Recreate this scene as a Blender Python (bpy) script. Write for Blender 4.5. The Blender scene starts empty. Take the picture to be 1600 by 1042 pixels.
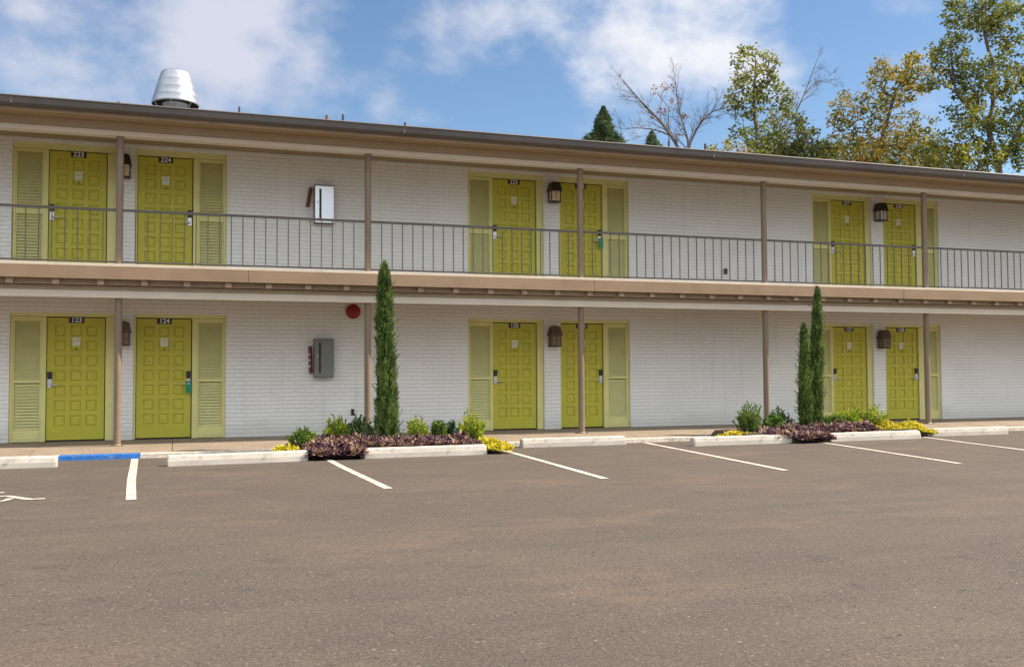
import bpy, math, random
from mathutils import Vector, Matrix
rnd = random.Random(7)
S = bpy.context.scene
COL = S.collection
R = math.radians

# ------------------------------------------------------------------ camera
cam_d = bpy.data.cameras.new("camera"); cam = bpy.data.objects.new("camera", cam_d); COL.objects.link(cam)
yaw, pitch, roll = 0.3352, 0.0396, 0.0049
fw = Vector((math.sin(yaw)*math.cos(pitch), math.cos(yaw)*math.cos(pitch), math.sin(pitch)))
rv = Vector((math.cos(yaw), -math.sin(yaw), 0)); uv = rv.cross(fw)
r2 = rv*math.cos(roll) - uv*math.sin(roll); u2 = rv*math.sin(roll) + uv*math.cos(roll)
m = Matrix((r2, u2, -fw)).transposed().to_4x4(); m.translation = Vector((0, -18.138, 1.141))
cam.matrix_world = m
cam_d.sensor_width = 36; cam_d.lens = 36*1520/1600; cam_d.clip_end = 3000; cam_d.clip_start = .1
S.camera = cam

# ------------------------------------------------------------------ sun and sky
SUN_EL, SUN_AZ = R(43), R(13)          # azimuth measured from +x (along the facade) towards the viewer
sdir = Vector((math.cos(SUN_EL)*math.cos(SUN_AZ), -math.cos(SUN_EL)*math.sin(SUN_AZ), math.sin(SUN_EL)))
sl = bpy.data.lights.new("sun", 'SUN'); sl.energy = 5.0; sl.angle = R(.6); sl.color = (1, .88, .72)
so = bpy.data.objects.new("sun", sl); COL.objects.link(so)
so.rotation_euler = sdir.to_track_quat('Z', 'Y').to_euler()
W = bpy.data.worlds.new("World"); S.world = W; W.use_nodes = True
nt = W.node_tree; N = nt.nodes; L = nt.links
bg = N['Background']; bg.inputs['Strength'].default_value = .08
sky = N.new('ShaderNodeTexSky'); sky.sky_type = 'NISHITA'; sky.sun_disc = False
sky.sun_elevation = SUN_EL; sky.sun_rotation = math.atan2(sdir.x, sdir.y)
sky.air_density = 1.0; sky.dust_density = .3; sky.ozone_density = 2.5

def nd(tree, t, **k):
    n = tree.nodes.new(t)
    for a, b in k.items():
        setattr(n, a, b)
    return n
def mth(tree, op, a, b=None, clamp=False):
    n = nd(tree, 'ShaderNodeMath', operation=op, use_clamp=clamp)
    for i, v in enumerate((a, b)):
        if v is None: continue
        if isinstance(v, (int, float)): n.inputs[i].default_value = v
        else: tree.links.new(v, n.inputs[i])
    return n.outputs[0]
tc = N.new('ShaderNodeTexCoord'); D = tc.outputs['Generated']
def blob(d, w, amp):
    dv = Vector(d).normalized()
    dp = nd(nt, 'ShaderNodeVectorMath', operation='DOT_PRODUCT'); L.new(D, dp.inputs[0]); dp.inputs[1].default_value = dv
    mr = nd(nt, 'ShaderNodeMapRange', interpolation_type='SMOOTHSTEP'); L.new(dp.outputs['Value'], mr.inputs[0])
    mr.inputs[1].default_value = math.cos(w); mr.inputs[2].default_value = 1; mr.inputs[3].default_value = 0; mr.inputs[4].default_value = amp
    return mr.outputs[0]
def skydir(px, py):                       # where a cloud stands in the sky, as a direction
    return fw*1520 + rv*(px-800) + uv*(521-py)
mp = nd(nt, 'ShaderNodeMapping'); L.new(D, mp.inputs[0]); mp.inputs['Scale'].default_value = (1, 1, 1.55)
n1 = nd(nt, 'ShaderNodeTexNoise'); L.new(mp.outputs[0], n1.inputs['Vector']); n1.inputs['Scale'].default_value = 9.5; n1.inputs['Detail'].default_value = 9; n1.inputs['Roughness'].default_value = .57; n1.inputs['Distortion'].default_value = .1
n2 = nd(nt, 'ShaderNodeTexNoise'); L.new(mp.outputs[0], n2.inputs['Vector']); n2.inputs['Scale'].default_value = 2.6; n2.inputs['Detail'].default_value = 4
tot = None
for (px, py, w, amp) in [(1030, 0, .17, .27), (1200, 20, .12, .18), (1060, 40, .08, .12), (900, 10, .10, .12), (230, 60, .17, .27), (380, 130, .13, .22), (40, 120, .12, .18), (330, -10, .10, .18),
                         (540, 110, .08, .18), (740, 75, .06, .17), (1150, 190, .09, .16), (1000, 130, .08, .05), (620, 140, .05, .12), (1420, 40, .05, .12), (1440, 190, .1, .10)]:
    b = blob(skydir(px, py), w, amp)
    tot = b if tot is None else mth(nt, 'ADD', tot, b)
# broad unseen cloud over and behind the viewer, added bright as fill light
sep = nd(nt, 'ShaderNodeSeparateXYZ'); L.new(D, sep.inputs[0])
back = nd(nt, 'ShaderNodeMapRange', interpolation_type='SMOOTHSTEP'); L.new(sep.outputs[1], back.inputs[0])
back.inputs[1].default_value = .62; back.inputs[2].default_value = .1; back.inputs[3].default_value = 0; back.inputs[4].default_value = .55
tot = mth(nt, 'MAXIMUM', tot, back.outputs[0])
nn = mth(nt, 'ADD', mth(nt, 'MULTIPLY', n1.outputs[0], 1.45), mth(nt, 'MULTIPLY', n2.outputs[0], .45))
cm = nd(nt, 'ShaderNodeMapRange', interpolation_type='SMOOTHSTEP'); L.new(mth(nt, 'ADD', nn, tot), cm.inputs[0])
cm.inputs[1].default_value = .99; cm.inputs[2].default_value = 1.62
hs = nd(nt, 'ShaderNodeHueSaturation'); L.new(sky.outputs[0], hs.inputs['Color']); hs.inputs['Saturation'].default_value = 1.07; hs.inputs['Value'].default_value = 1.08
mx = nd(nt, 'ShaderNodeMix', data_type='RGBA'); L.new(cm.outputs[0], mx.inputs[0]); L.new(hs.outputs[0], mx.inputs[6])
# clouds: radiance divided by the background strength; made brighter round the back to fill the shaded walls
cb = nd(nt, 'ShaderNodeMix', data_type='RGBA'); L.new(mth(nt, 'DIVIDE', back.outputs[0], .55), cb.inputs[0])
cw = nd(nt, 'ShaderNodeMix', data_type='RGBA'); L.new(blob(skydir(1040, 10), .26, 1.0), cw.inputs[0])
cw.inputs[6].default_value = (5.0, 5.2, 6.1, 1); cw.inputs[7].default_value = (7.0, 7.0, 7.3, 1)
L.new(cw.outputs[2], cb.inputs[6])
el = nd(nt, 'ShaderNodeMapRange', interpolation_type='SMOOTHSTEP'); L.new(sep.outputs[2], el.inputs[0]); el.inputs[1].default_value = .02; el.inputs[2].default_value = .62; el.inputs[3].default_value = .45; el.inputs[4].default_value = 1.75  # added cloud dimmed low down and brightened high up to grade the fill
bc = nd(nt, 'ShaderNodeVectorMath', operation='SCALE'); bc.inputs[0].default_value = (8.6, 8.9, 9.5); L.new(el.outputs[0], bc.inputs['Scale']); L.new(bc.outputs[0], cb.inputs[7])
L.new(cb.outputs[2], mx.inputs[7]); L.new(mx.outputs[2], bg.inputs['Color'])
S.view_settings.view_transform = 'Standard'; S.view_settings.look = 'None'; S.view_settings.exposure = 0.78; S.view_settings.gamma = 1
S.render.engine = 'CYCLES'
S.cycles.max_bounces = 6

# ------------------------------------------------------------------ materials
def mat(name, col, rough=.7, metal=0, var=.12, vscale=3, bump=0, bscale=60, col2=None, island=0, spec=.4, fine=0):
    m = bpy.data.materials.new(name); m.use_nodes = True; t = m.node_tree; b = t.nodes['Principled BSDF']
    b.inputs['Roughness'].default_value = rough; b.inputs['Metallic'].default_value = metal
    b.inputs['Specular IOR Level'].default_value = spec
    tcn = nd(t, 'ShaderNodeTexCoord'); n = nd(t, 'ShaderNodeTexNoise'); t.links.new(tcn.outputs['Object'], n.inputs['Vector'])
    n.inputs['Scale'].default_value = vscale; n.inputs['Detail'].default_value = 8; n.inputs['Roughness'].default_value = .6
    rp = nd(t, 'ShaderNodeValToRGB'); t.links.new(n.outputs[0], rp.inputs[0])
    c = Vector(col); a = c*(1-var); z = Vector(col2) if col2 else c*(1+var)
    rp.color_ramp.elements[0].position = .32; rp.color_ramp.elements[1].position = .68
    rp.color_ramp.elements[0].color = (*a, 1); rp.color_ramp.elements[1].color = (*[min(1, v) for v in z], 1)
    out = rp.outputs[0]
    if island:
        g = nd(t, 'ShaderNodeNewGeometry'); h = nd(t, 'ShaderNodeHueSaturation')
        t.links.new(out, h.inputs['Color'])
        mr = nd(t, 'ShaderNodeMapRange'); t.links.new(g.outputs['Random Per Island'], mr.inputs[0]); mr.inputs[3].default_value = 1-island; mr.inputs[4].default_value = 1+island
        t.links.new(mr.outputs[0], h.inputs['Value']); out = h.outputs[0]
    if fine:
        f = nd(t, 'ShaderNodeTexNoise'); t.links.new(tcn.outputs['Object'], f.inputs['Vector']); f.inputs['Scale'].default_value = fine; f.inputs['Detail'].default_value = 3
        mr = nd(t, 'ShaderNodeMapRange'); t.links.new(f.outputs[0], mr.inputs[0]); mr.inputs[1].default_value = .3; mr.inputs[2].default_value = .7; mr.inputs[3].default_value = .78; mr.inputs[4].default_value = 1.22
        h = nd(t, 'ShaderNodeHueSaturation'); t.links.new(out, h.inputs['Color']); t.links.new(mr.outputs[0], h.inputs['Value']); out = h.outputs[0]
    t.links.new(out, b.inputs['Base Color'])
    if bump:
        q = nd(t, 'ShaderNodeTexNoise'); t.links.new(tcn.outputs['Object'], q.inputs['Vector']); q.inputs['Scale'].default_value = bscale; q.inputs['Detail'].default_value = 4
        bp = nd(t, 'ShaderNodeBump'); bp.inputs['Strength'].default_value = bump; bp.inputs['Distance'].default_value = .01
        t.links.new(q.outputs[0], bp.inputs['Height']); t.links.new(bp.outputs[0], b.inputs['Normal'])
    return m
def leafmat(name, cols, island=.3, trans=.35, scale=1.5, spread=.55):
    """foliage: several hues picked per leaf, a broad tone change, a little light through the leaf"""
    m = bpy.data.materials.new(name); m.use_nodes = True; t = m.node_tree; b = t.nodes['Principled BSDF']
    g = nd(t, 'ShaderNodeNewGeometry'); rp = nd(t, 'ShaderNodeValToRGB')
    e = rp.color_ramp.elements; k = len(cols)
    tcn = nd(t, 'ShaderNodeTexCoord'); n = nd(t, 'ShaderNodeTexNoise'); t.links.new(tcn.outputs['Object'], n.inputs['Vector']); n.inputs['Scale'].default_value = scale; n.inputs['Detail'].default_value = 3
    fac = mth(t, 'ADD', mth(t, 'MULTIPLY', g.outputs['Random Per Island'], spread), mth(t, 'MULTIPLY', mth(t, 'SUBTRACT', n.outputs[0], .5), 1.6), clamp=False)
    fac = mth(t, 'ADD', fac, .22, clamp=True)
    t.links.new(fac, rp.inputs[0])
    e[0].position = 0; e[0].color = (*cols[0], 1); e[1].position = 1; e[1].color = (*cols[-1], 1)
    for i in range(1, k-1):
        x = e.new(i/(k-1)); x.color = (*cols[i], 1)
    w = nd(t, 'ShaderNodeTexWhiteNoise', noise_dimensions='1D'); t.links.new(g.outputs['Random Per Island'], w.inputs['W'])
    mr = nd(t, 'ShaderNodeMapRange'); t.links.new(w.outputs[0], mr.inputs[0]); mr.inputs[3].default_value = 1-island; mr.inputs[4].default_value = 1+island
    h = nd(t, 'ShaderNodeHueSaturation'); t.links.new(rp.outputs[0], h.inputs['Color']); t.links.new(mr.outputs[0], h.inputs['Value'])
    t.links.new(h.outputs[0], b.inputs['Base Color']); b.inputs['Roughness'].default_value = .55; b.inputs['Specular IOR Level'].default_value = .3
    tl = nd(t, 'ShaderNodeBsdfTranslucent'); t.links.new(h.outputs[0], tl.inputs[0])
    ms = nd(t, 'ShaderNodeMixShader'); ms.inputs[0].default_value = trans
    t.links.new(b.outputs[0], ms.inputs[1]); t.links.new(tl.outputs[0], ms.inputs[2]); t.links.new(ms.outputs[0], t.nodes['Material Output'].inputs[0])
    return m
M = {}
def brick_mat():
    m = bpy.data.materials.new('painted_brick'); m.use_nodes = True; t = m.node_tree; b = t.nodes['Principled BSDF']; b.inputs['Roughness'].default_value = .62
    tcn = nd(t, 'ShaderNodeTexCoord'); s = nd(t, 'ShaderNodeSeparateXYZ'); c = nd(t, 'ShaderNodeCombineXYZ')
    t.links.new(tcn.outputs['Object'], s.inputs[0]); t.links.new(mth(t, 'ADD', s.outputs[0], s.outputs[1]), c.inputs[0]); t.links.new(s.outputs[2], c.inputs[1])
    br = nd(t, 'ShaderNodeTexBrick'); t.links.new(c.outputs[0], br.inputs['Vector'])
    br.inputs['Scale'].default_value = 1; br.inputs['Brick Width'].default_value = .21; br.inputs['Row Height'].default_value = .0715; br.inputs['Mortar Size'].default_value = .006
    br.inputs['Mortar Smooth'].default_value = .35; br.inputs['Bias'].default_value = 0
    br.inputs['Color1'].default_value = (.845, .855, .815, 1); br.inputs['Color2'].default_value = (.825, .835, .795, 1); br.inputs['Mortar'].default_value = (.79, .795, .75, 1)
    n = nd(t, 'ShaderNodeTexNoise'); t.links.new(tcn.outputs['Object'], n.inputs['Vector']); n.inputs['Scale'].default_value = 1.1; n.inputs['Detail'].default_value = 8
    mr = nd(t, 'ShaderNodeMapRange'); t.links.new(n.outputs[0], mr.inputs[0]); mr.inputs[1].default_value = .3; mr.inputs[2].default_value = .7; mr.inputs[3].default_value = .94; mr.inputs[4].default_value = 1.03
    h = nd(t, 'ShaderNodeHueSaturation'); t.links.new(br.outputs[0], h.inputs['Color']); t.links.new(mr.outputs[0], h.inputs['Value'])
    # scuffs and chips
    n3 = nd(t, 'ShaderNodeTexNoise'); t.links.new(tcn.outputs['Object'], n3.inputs['Vector']); n3.inputs['Scale'].default_value = 9; n3.inputs['Detail'].default_value = 6
    m3 = nd(t, 'ShaderNodeMapRange'); t.links.new(n3.outputs[0], m3.inputs[0]); m3.inputs[1].default_value = .68; m3.inputs[2].default_value = .76; m3.inputs[3].default_value = 0; m3.inputs[4].default_value = .22
    mx = nd(t, 'ShaderNodeMix', data_type='RGBA'); t.links.new(m3.outputs[0], mx.inputs[0]); t.links.new(h.outputs[0], mx.inputs[6]); mx.inputs[7].default_value = (.42, .40, .38, 1)
    # the bed joints show a little more than the upright ones
    bj = mth(t, 'ABSOLUTE', mth(t, 'SUBTRACT', mth(t, 'FRACT', mth(t, 'DIVIDE', s.outputs[2], .0715)), .5))
    bm_ = nd(t, 'ShaderNodeMapRange'); t.links.new(bj, bm_.inputs[0]); bm_.inputs[1].default_value = .38; bm_.inputs[2].default_value = .47; bm_.inputs[3].default_value = 0; bm_.inputs[4].default_value = .26
    mxb = nd(t, 'ShaderNodeMix', data_type='RGBA'); t.links.new(bm_.outputs[0], mxb.inputs[0]); t.links.new(mx.outputs[2], mxb.inputs[6]); mxb.inputs[7].default_value = (.55, .55, .52, 1); mx = mxb
    # rain streaks and a splash line just above the paving of each storey
    ms = nd(t, 'ShaderNodeMapping'); t.links.new(tcn.outputs['Object'], ms.inputs[0]); ms.inputs['Scale'].default_value = (3.2, 3.2, .22)
    ns = nd(t, 'ShaderNodeTexNoise'); t.links.new(ms.outputs[0], ns.inputs['Vector']); ns.inputs['Scale'].default_value = 2.2; ns.inputs['Detail'].default_value = 7
    m4 = nd(t, 'ShaderNodeMapRange'); t.links.new(ns.outputs[0], m4.inputs[0]); m4.inputs[1].default_value = .55; m4.inputs[2].default_value = .75; m4.inputs[3].default_value = 0; m4.inputs[4].default_value = .22
    mx2 = nd(t, 'ShaderNodeMix', data_type='RGBA'); t.links.new(m4.outputs[0], mx2.inputs[0]); t.links.new(mx.outputs[2], mx2.inputs[6]); mx2.inputs[7].default_value = (.52, .50, .45, 1)
    zz = mth(t, 'MODULO', mth(t, 'ADD', s.outputs[2], 2.864*2), 2.864)
    sp = nd(t, 'ShaderNodeMapRange'); t.links.new(mth(t, 'ADD', zz, mth(t, 'MULTIPLY', n.outputs[0], -.5)), sp.inputs[0]); sp.inputs[1].default_value = .04; sp.inputs[2].default_value = -.18; sp.inputs[3].default_value = 0; sp.inputs[4].default_value = .35
    mx3 = nd(t, 'ShaderNodeMix', data_type='RGBA'); t.links.new(sp.outputs[0], mx3.inputs[0]); t.links.new(mx2.outputs[2], mx3.inputs[6]); mx3.inputs[7].default_value = (.45, .42, .37, 1)
    t.links.new(mx3.outputs[2], b.inputs['Base Color'])
    n2 = nd(t, 'ShaderNodeTexNoise'); t.links.new(tcn.outputs['Object'], n2.inputs['Vector']); n2.inputs['Scale'].default_value = 40; n2.inputs['Detail'].default_value = 4
    hh = mth(t, 'ADD', mth(t, 'MULTIPLY', br.outputs['Fac'], -1), mth(t, 'MULTIPLY', n2.outputs[0], .35))
    bp = nd(t, 'ShaderNodeBump'); bp.inputs['Strength'].default_value = .8; bp.inputs['Distance'].default_value = .007
    t.links.new(hh, bp.inputs['Height']); t.links.new(bp.outputs[0], b.inputs['Normal'])
    return m
def asphalt_mat():
    m = bpy.data.materials.new('asphalt'); m.use_nodes = True; t = m.node_tree; b = t.nodes['Principled BSDF']; b.inputs['Roughness'].default_value = .85; b.inputs['Specular IOR Level'].default_value = .3
    g = nd(t, 'ShaderNodeTexCoord'); O = g.outputs['Object']
    def noise(sc, det=6, rough=.6, stretch=None, dist=0):
        n = nd(t, 'ShaderNodeTexNoise'); n.inputs['Scale'].default_value = sc; n.inputs['Detail'].default_value = det; n.inputs['Roughness'].default_value = rough; n.inputs['Distortion'].default_value = dist
        if stretch:
            p = nd(t, 'ShaderNodeMapping'); t.links.new(O, p.inputs[0]); p.inputs['Scale'].default_value = stretch; p.inputs['Rotation'].default_value = (0, 0, .12); t.links.new(p.outputs[0], n.inputs['Vector'])
        else: t.links.new(O, n.inputs['Vector'])
        return n.outputs[0]
    def rng(v, a, z, lo, hi):
        r = nd(t, 'ShaderNodeMapRange'); t.links.new(v, r.inputs[0])
        for i, x in enumerate((a, z, lo, hi)): r.inputs[i+1].default_value = x
        return r.outputs[0]
    def mix(f, a, c2):
        x = nd(t, 'ShaderNodeMix', data_type='RGBA')
        t.links.new(f, x.inputs[0])
        if isinstance(a, tuple): x.inputs[6].default_value = (*a, 1)
        else: t.links.new(a, x.inputs[6])
        if isinstance(c2, tuple): x.inputs[7].default_value = (*c2, 1)
        else: t.links.new(c2, x.inputs[7])
        return x.outputs[2]
    base = mix(rng(noise(.35, 6), .35, .65, 0, 1), (.072, .058, .047), (.098, .077, .060))
    base = mix(rng(noise(1.1, 8, .7, (.28, 1.8, 1), .8), .48, .66, 0, .75), base, (.060, .052, .046))    # long worn bands
    base = mix(rng(noise(.55, 7, .65, (.8, 1.5, 1), .6), .55, .70, 0, .8), base, (.140, .094, .067))      # rusty patches
    base = mix(rng(noise(2.1, 9, .75), .52, .70, 0, .5), base, (.138, .108, .083))                        # dusty patches
    base = mix(rng(noise(2.6, 5, .5), .66, .72, 0, .6), base, (.042, .037, .034))                         # oil drips
    base = mix(rng(noise(6, 8, .8), .5, .68, 0, .4), base, (.056, .047, .041))
    base = mix(rng(noise(30, 6, .8), .44, .62, 0, .62), base, (.045, .037, .032))
    base = mix(rng(noise(46, 5, .8), .50, .66, 0, .7), base, (.19, .145, .11))
    vo = nd(t, 'ShaderNodeTexVoronoi'); t.links.new(O, vo.inputs['Vector']); vo.inputs['Scale'].default_value = 70
    base = mix(rng(vo.outputs['Color'], .90, .98, 0, .55), base, (.30, .25, .20))                          # pale stones
    vo2 = nd(t, 'ShaderNodeTexVoronoi'); t.links.new(O, vo2.inputs['Vector']); vo2.inputs['Scale'].default_value = 46
    base = mix(rng(vo2.outputs['Color'], .12, .03, 0, .75), base, (.022, .02, .018))                       # dark pits
    t.links.new(base, b.inputs['Base Color'])
    hh = mth(t, 'ADD', mth(t, 'MULTIPLY', vo.outputs['Distance'], -.6), noise(70, 3))
    bp = nd(t, 'ShaderNodeBump'); bp.inputs['Strength'].default_value = .6; bp.inputs['Distance'].default_value = .006
    t.links.new(hh, bp.inputs['Height']); t.links.new(bp.outputs[0], b.inputs['Normal'])
    return m
M['brick'] = brick_mat(); M['asphalt'] = asphalt_mat()
M['leaf_green'] = mat('lime_door_paint', (.50, .47, .042), .5, var=.05, vscale=4, bump=.15, bscale=80, spec=.5)
M['frame'] = mat('pale_lime_frame_paint', (.69, .66, .27), .5, var=.05, vscale=4)
M['louver'] = mat('faded_lime_louver_paint', (.62, .61, .28), .6, var=.06, vscale=6)
M['column'] = mat('brown_post_paint', (.20, .147, .10), .5, var=.08, vscale=3)
M['fascia'] = mat('tan_fascia_board', (.26, .178, .108), .7, var=.12, vscale=1.6)
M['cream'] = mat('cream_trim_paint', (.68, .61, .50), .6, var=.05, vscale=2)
M['beam'] = mat('shaded_tan_beam_paint', (.46, .37, .25), .65, var=.06, vscale=2)  # cream beam darkened to tan; the overhang's shade is in the colour
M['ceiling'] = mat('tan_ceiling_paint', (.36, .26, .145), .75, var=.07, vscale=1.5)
M['joist'] = mat('brown_joist_paint', (.38, .28, .19), .7, var=.1)
M['deck'] = mat('worn_deck_concrete', (.52, .46, .38), .8, var=.12, vscale=2, bump=.3)
M['gutter'] = mat('dark_taupe_gutter', (.092, .080, .070), .6, var=.2, vscale=1.2, spec=.5)
M['roof'] = mat('grey_roof_felt', (.16, .15, .14), .9, var=.15, bump=.4)
M['rail'] = mat('brown_railing_paint', (.095, .082, .068), .45, var=.1, spec=.5)
M['sidewalk'] = mat('tan_concrete', (.23, .178, .128), .85, var=.14, vscale=1.6, bump=.35, bscale=90, fine=30)
M['curb'] = mat('weathered_curb_concrete', (.46, .41, .34), .85, var=.18, vscale=3, bump=.4, fine=24)
M['blue'] = mat('blue_curb_paint', (.010, .115, .40), .6, var=.22, vscale=9, bump=.3, fine=30)
M['stop'] = mat('weathered_white_concrete', (.43, .40, .35), .85, var=.14, vscale=2.5, bump=.3, bscale=50)
M['line'] = mat('worn_white_road_paint', (.46, .41, .35), .7, var=.18, vscale=3, bump=.3, fine=45)
def worn(m, amount, under, scale=9):
    t = m.node_tree; b = t.nodes['Principled BSDF']; src = b.inputs['Base Color'].links[0].from_socket
    tcn = nd(t, 'ShaderNodeTexCoord'); n = nd(t, 'ShaderNodeTexNoise'); t.links.new(tcn.outputs['Object'], n.inputs['Vector']); n.inputs['Scale'].default_value = scale; n.inputs['Detail'].default_value = 10; n.inputs['Roughness'].default_value = .75
    mr = nd(t, 'ShaderNodeMapRange'); t.links.new(n.outputs[0], mr.inputs[0]); mr.inputs[1].default_value = 1-amount-.45; mr.inputs[2].default_value = 1-amount-.33
    x = nd(t, 'ShaderNodeMix', data_type='RGBA'); t.links.new(mr.outputs[0], x.inputs[0]); t.links.new(src, x.inputs[6]); x.inputs[7].default_value = (*under, 1); t.links.new(x.outputs[2], b.inputs['Base Color'])
worn(M['line'], .025, (.20, .165, .135)); worn(M['blue'], .01, (.16, .19, .24), 14); worn(M['stop'], .0, (.26, .235, .20), 5); worn(M['curb'], .0, (.24, .21, .175), 4)
M['soil'] = mat('dark_mulch_soil', (.06, .042, .03), .95, var=.3, vscale=14, bump=1, bscale=40)
M['black'] = mat('black_plastic', (.02, .02, .022), .4, var=.1, spec=.5)
M['white'] = mat('white_print', (.8, .8, .78), .5, var=.02)
M['silver'] = mat('brushed_nickel', (.62, .62, .63), .28, 1, var=.04, vscale=9)
M['zinc'] = mat('galvanised_sheet', (.34, .36, .39), .45, .75, var=.16, vscale=5, bump=.15, bscale=12)
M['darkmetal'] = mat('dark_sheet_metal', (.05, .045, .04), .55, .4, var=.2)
M['red'] = mat('red_enamel', (.30, .01, .012), .4, var=.08, spec=.5)
M['redworn'] = mat('faded_red_plastic', (.20, .035, .035), .5, var=.25, vscale=14)
M['grey'] = mat('grey_cabinet_paint', (.20, .215, .195), .5, var=.08, vscale=6)
M['panel'] = mat('sky_reflecting_cabinet_panel', (.90, .94, .97), .25, .75, var=.03, spec=.6)
M['whitecab'] = mat('glossy_white_print', (.62, .66, .66), .4, var=.03, spec=.6)
M['green_tag'] = mat('green_card', (.005, .25, .12), .5, var=.05)
M['lampblack'] = mat('black_lantern_metal', (.022, .016, .014), .45, var=.2, spec=.5)
M['lampbrown'] = mat('dusty_brown_lantern_metal', (.11, .075, .052), .7, var=.25, vscale=20)
M['lampglass'] = mat('amber_lantern_glass', (.62, .46, .26), .2, var=.25, vscale=12, spec=.6)
M['paleglass'] = mat('frosted_lantern_glass', (.50, .47, .44), .25, var=.15, vscale=12, spec=.6)
M['dustglass'] = mat('dusty_lantern_glass', (.20, .145, .10), .5, var=.3, vscale=18)
M['bark'] = mat('grey_brown_bark', (.13, .10, .08), .9, var=.3, vscale=6, bump=.8, bscale=14)
M['bark_pale'] = mat('pale_twig_bark', (.15, .125, .11), .9, var=.25, vscale=6)
M['pipe'] = mat('dark_vent_pipe', (.06, .05, .045), .6, .3, var=.2)
M['rust'] = mat('rusty_vent_pipe', (.22, .10, .05), .8, var=.3)
M['stem'] = mat('green_brown_stem', (.10, .09, .04), .8, var=.2)

# ------------------------------------------------------------------ mesh helpers
class MB:
    def __init__(s): s.v = []; s.f = []; s.m = []; s.sm = []
    def face(s, idx, mi=0, smooth=False): s.f.append(idx); s.m.append(mi); s.sm.append(smooth)
    def quad(s, a, b, c, d, mi=0):
        k = len(s.v); s.v += [a, b, c, d]; s.face((k, k+1, k+2, k+3), mi)
    def box(s, x0, x1, y0, y1, z0, z1, mi=0):
        k = len(s.v); s.v += [(x, y, z) for z in (z0, z1) for y in (y0, y1) for x in (x0, x1)]
        for q in ((0, 2, 3, 1), (4, 5, 7, 6), (0, 1, 5, 4), (2, 6, 7, 3), (0, 4, 6, 2), (1, 3, 7, 5)): s.face(tuple(k+i for i in q), mi)
    def prism(s, poly, axis, a, b, mi=0):
        """poly: list of (u, w); axis 'x': (t,u,w); 'y': (u,t,w); 'z': (u,w,t)"""
        f = {'x': lambda u, w, t: (t, u, w), 'y': lambda u, w, t: (u, t, w), 'z': lambda u, w, t: (u, w, t)}[axis]
        k = len(s.v); n = len(poly); s.v += [f(u, w, a) for u, w in poly] + [f(u, w, b) for u, w in poly]
        s.face(tuple(k+i for i in range(n))[::-1], mi); s.face(tuple(k+n+i for i in range(n)), mi)
        for i in range(n): j = (i+1) % n; s.face((k+i, k+j, k+n+j, k+n+i), mi)
    def tube(s, pts, rad, n=8, mi=0, cap=True, smooth=True):
        pts = [Vector(p) for p in pts]; rad = rad if isinstance(rad, (list, tuple)) else [rad]*len(pts); k0 = len(s.v); pu = None
        for i, p in enumerate(pts):
            d = (pts[min(i+1, len(pts)-1)] - pts[max(i-1, 0)]).normalized()
            u = (pu - d*pu.dot(d)) if pu else d.orthogonal()
            if u.length < 1e-5: u = d.orthogonal()
            u.normalize(); pu = u; w = d.cross(u)
            for j in range(n):
                a = 2*math.pi*j/n; s.v.append(tuple(p + (u*math.cos(a) + w*math.sin(a))*rad[i]))
        for i in range(len(pts)-1):
            for j in range(n):
                a = k0+i*n+j; b = k0+i*n+(j+1) % n; s.face((a, b, b+n, a+n), mi, smooth)
        if cap:
            e = k0+(len(pts)-1)*n; q = len(s.v); s.v += s.v[k0:k0+n] + s.v[e:e+n]      # caps get corners of their own, so the sides shade cleanly
            s.face(tuple(q+j for j in range(n))[::-1], mi); s.face(tuple(q+n+j for j in range(n)), mi)
    def lathe(s, prof, c=(0, 0, 0), n=32, mi=0, axis='z', smooth=True):
        k = len(s.v)
        for r, h in prof:
            for j in range(n):
                a = 2*math.pi*j/n
                p = (r*math.cos(a), r*math.sin(a), h) if axis == 'z' else (r*math.cos(a), -h, r*math.sin(a))
                s.v.append((c[0]+p[0], c[1]+p[1], c[2]+p[2]))
        for i in range(len(prof)-1):
            for j in range(n):
                a = k+i*n+j; b = k+i*n+(j+1) % n; s.face((a, b, b+n, a+n), mi, smooth)
    def build(s, name, mats, parent=None, off=(0, 0, 0), bevel=0):
        me = bpy.data.meshes.new(name)
        me.from_pydata([(v[0]-off[0], v[1]-off[1], v[2]-off[2]) for v in s.v], [], s.f)
        if not isinstance(mats, (list, tuple)): mats = [mats]
        for q in mats: me.materials.append(q)
        me.polygons.foreach_set('material_index', s.m); me.polygons.foreach_set('use_smooth', s.sm); me.update()
        o = bpy.data.objects.new(name, me); COL.objects.link(o)
        if parent is not None: o.parent = parent
        o.location = off if parent is None else (0, 0, 0)
        if bevel:
            b = o.modifiers.new('bevel', 'BEVEL'); b.width = bevel; b.segments = 2; b.limit_method = 'ANGLE'; b.angle_limit = R(40)
        return o
def tag(o, label=None, cat=None, group=None, kind=None):
    if label: o['label'] = label
    if cat: o['category'] = cat
    if group: o['group'] = group
    if kind: o['kind'] = kind
    return o
def empty(name, loc=(0, 0, 0), label=None, cat=None, group=None):
    o = bpy.data.objects.new(name, None); COL.objects.link(o); o.location = loc; o.empty_display_size = .2
    return tag(o, label, cat, group)
def copy_tree(o, parent=None):
    c = o.copy(); COL.objects.link(c)
    if parent is not None: c.parent = parent
    for ch in list(o.children): copy_tree(ch, c)
    return c
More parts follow.
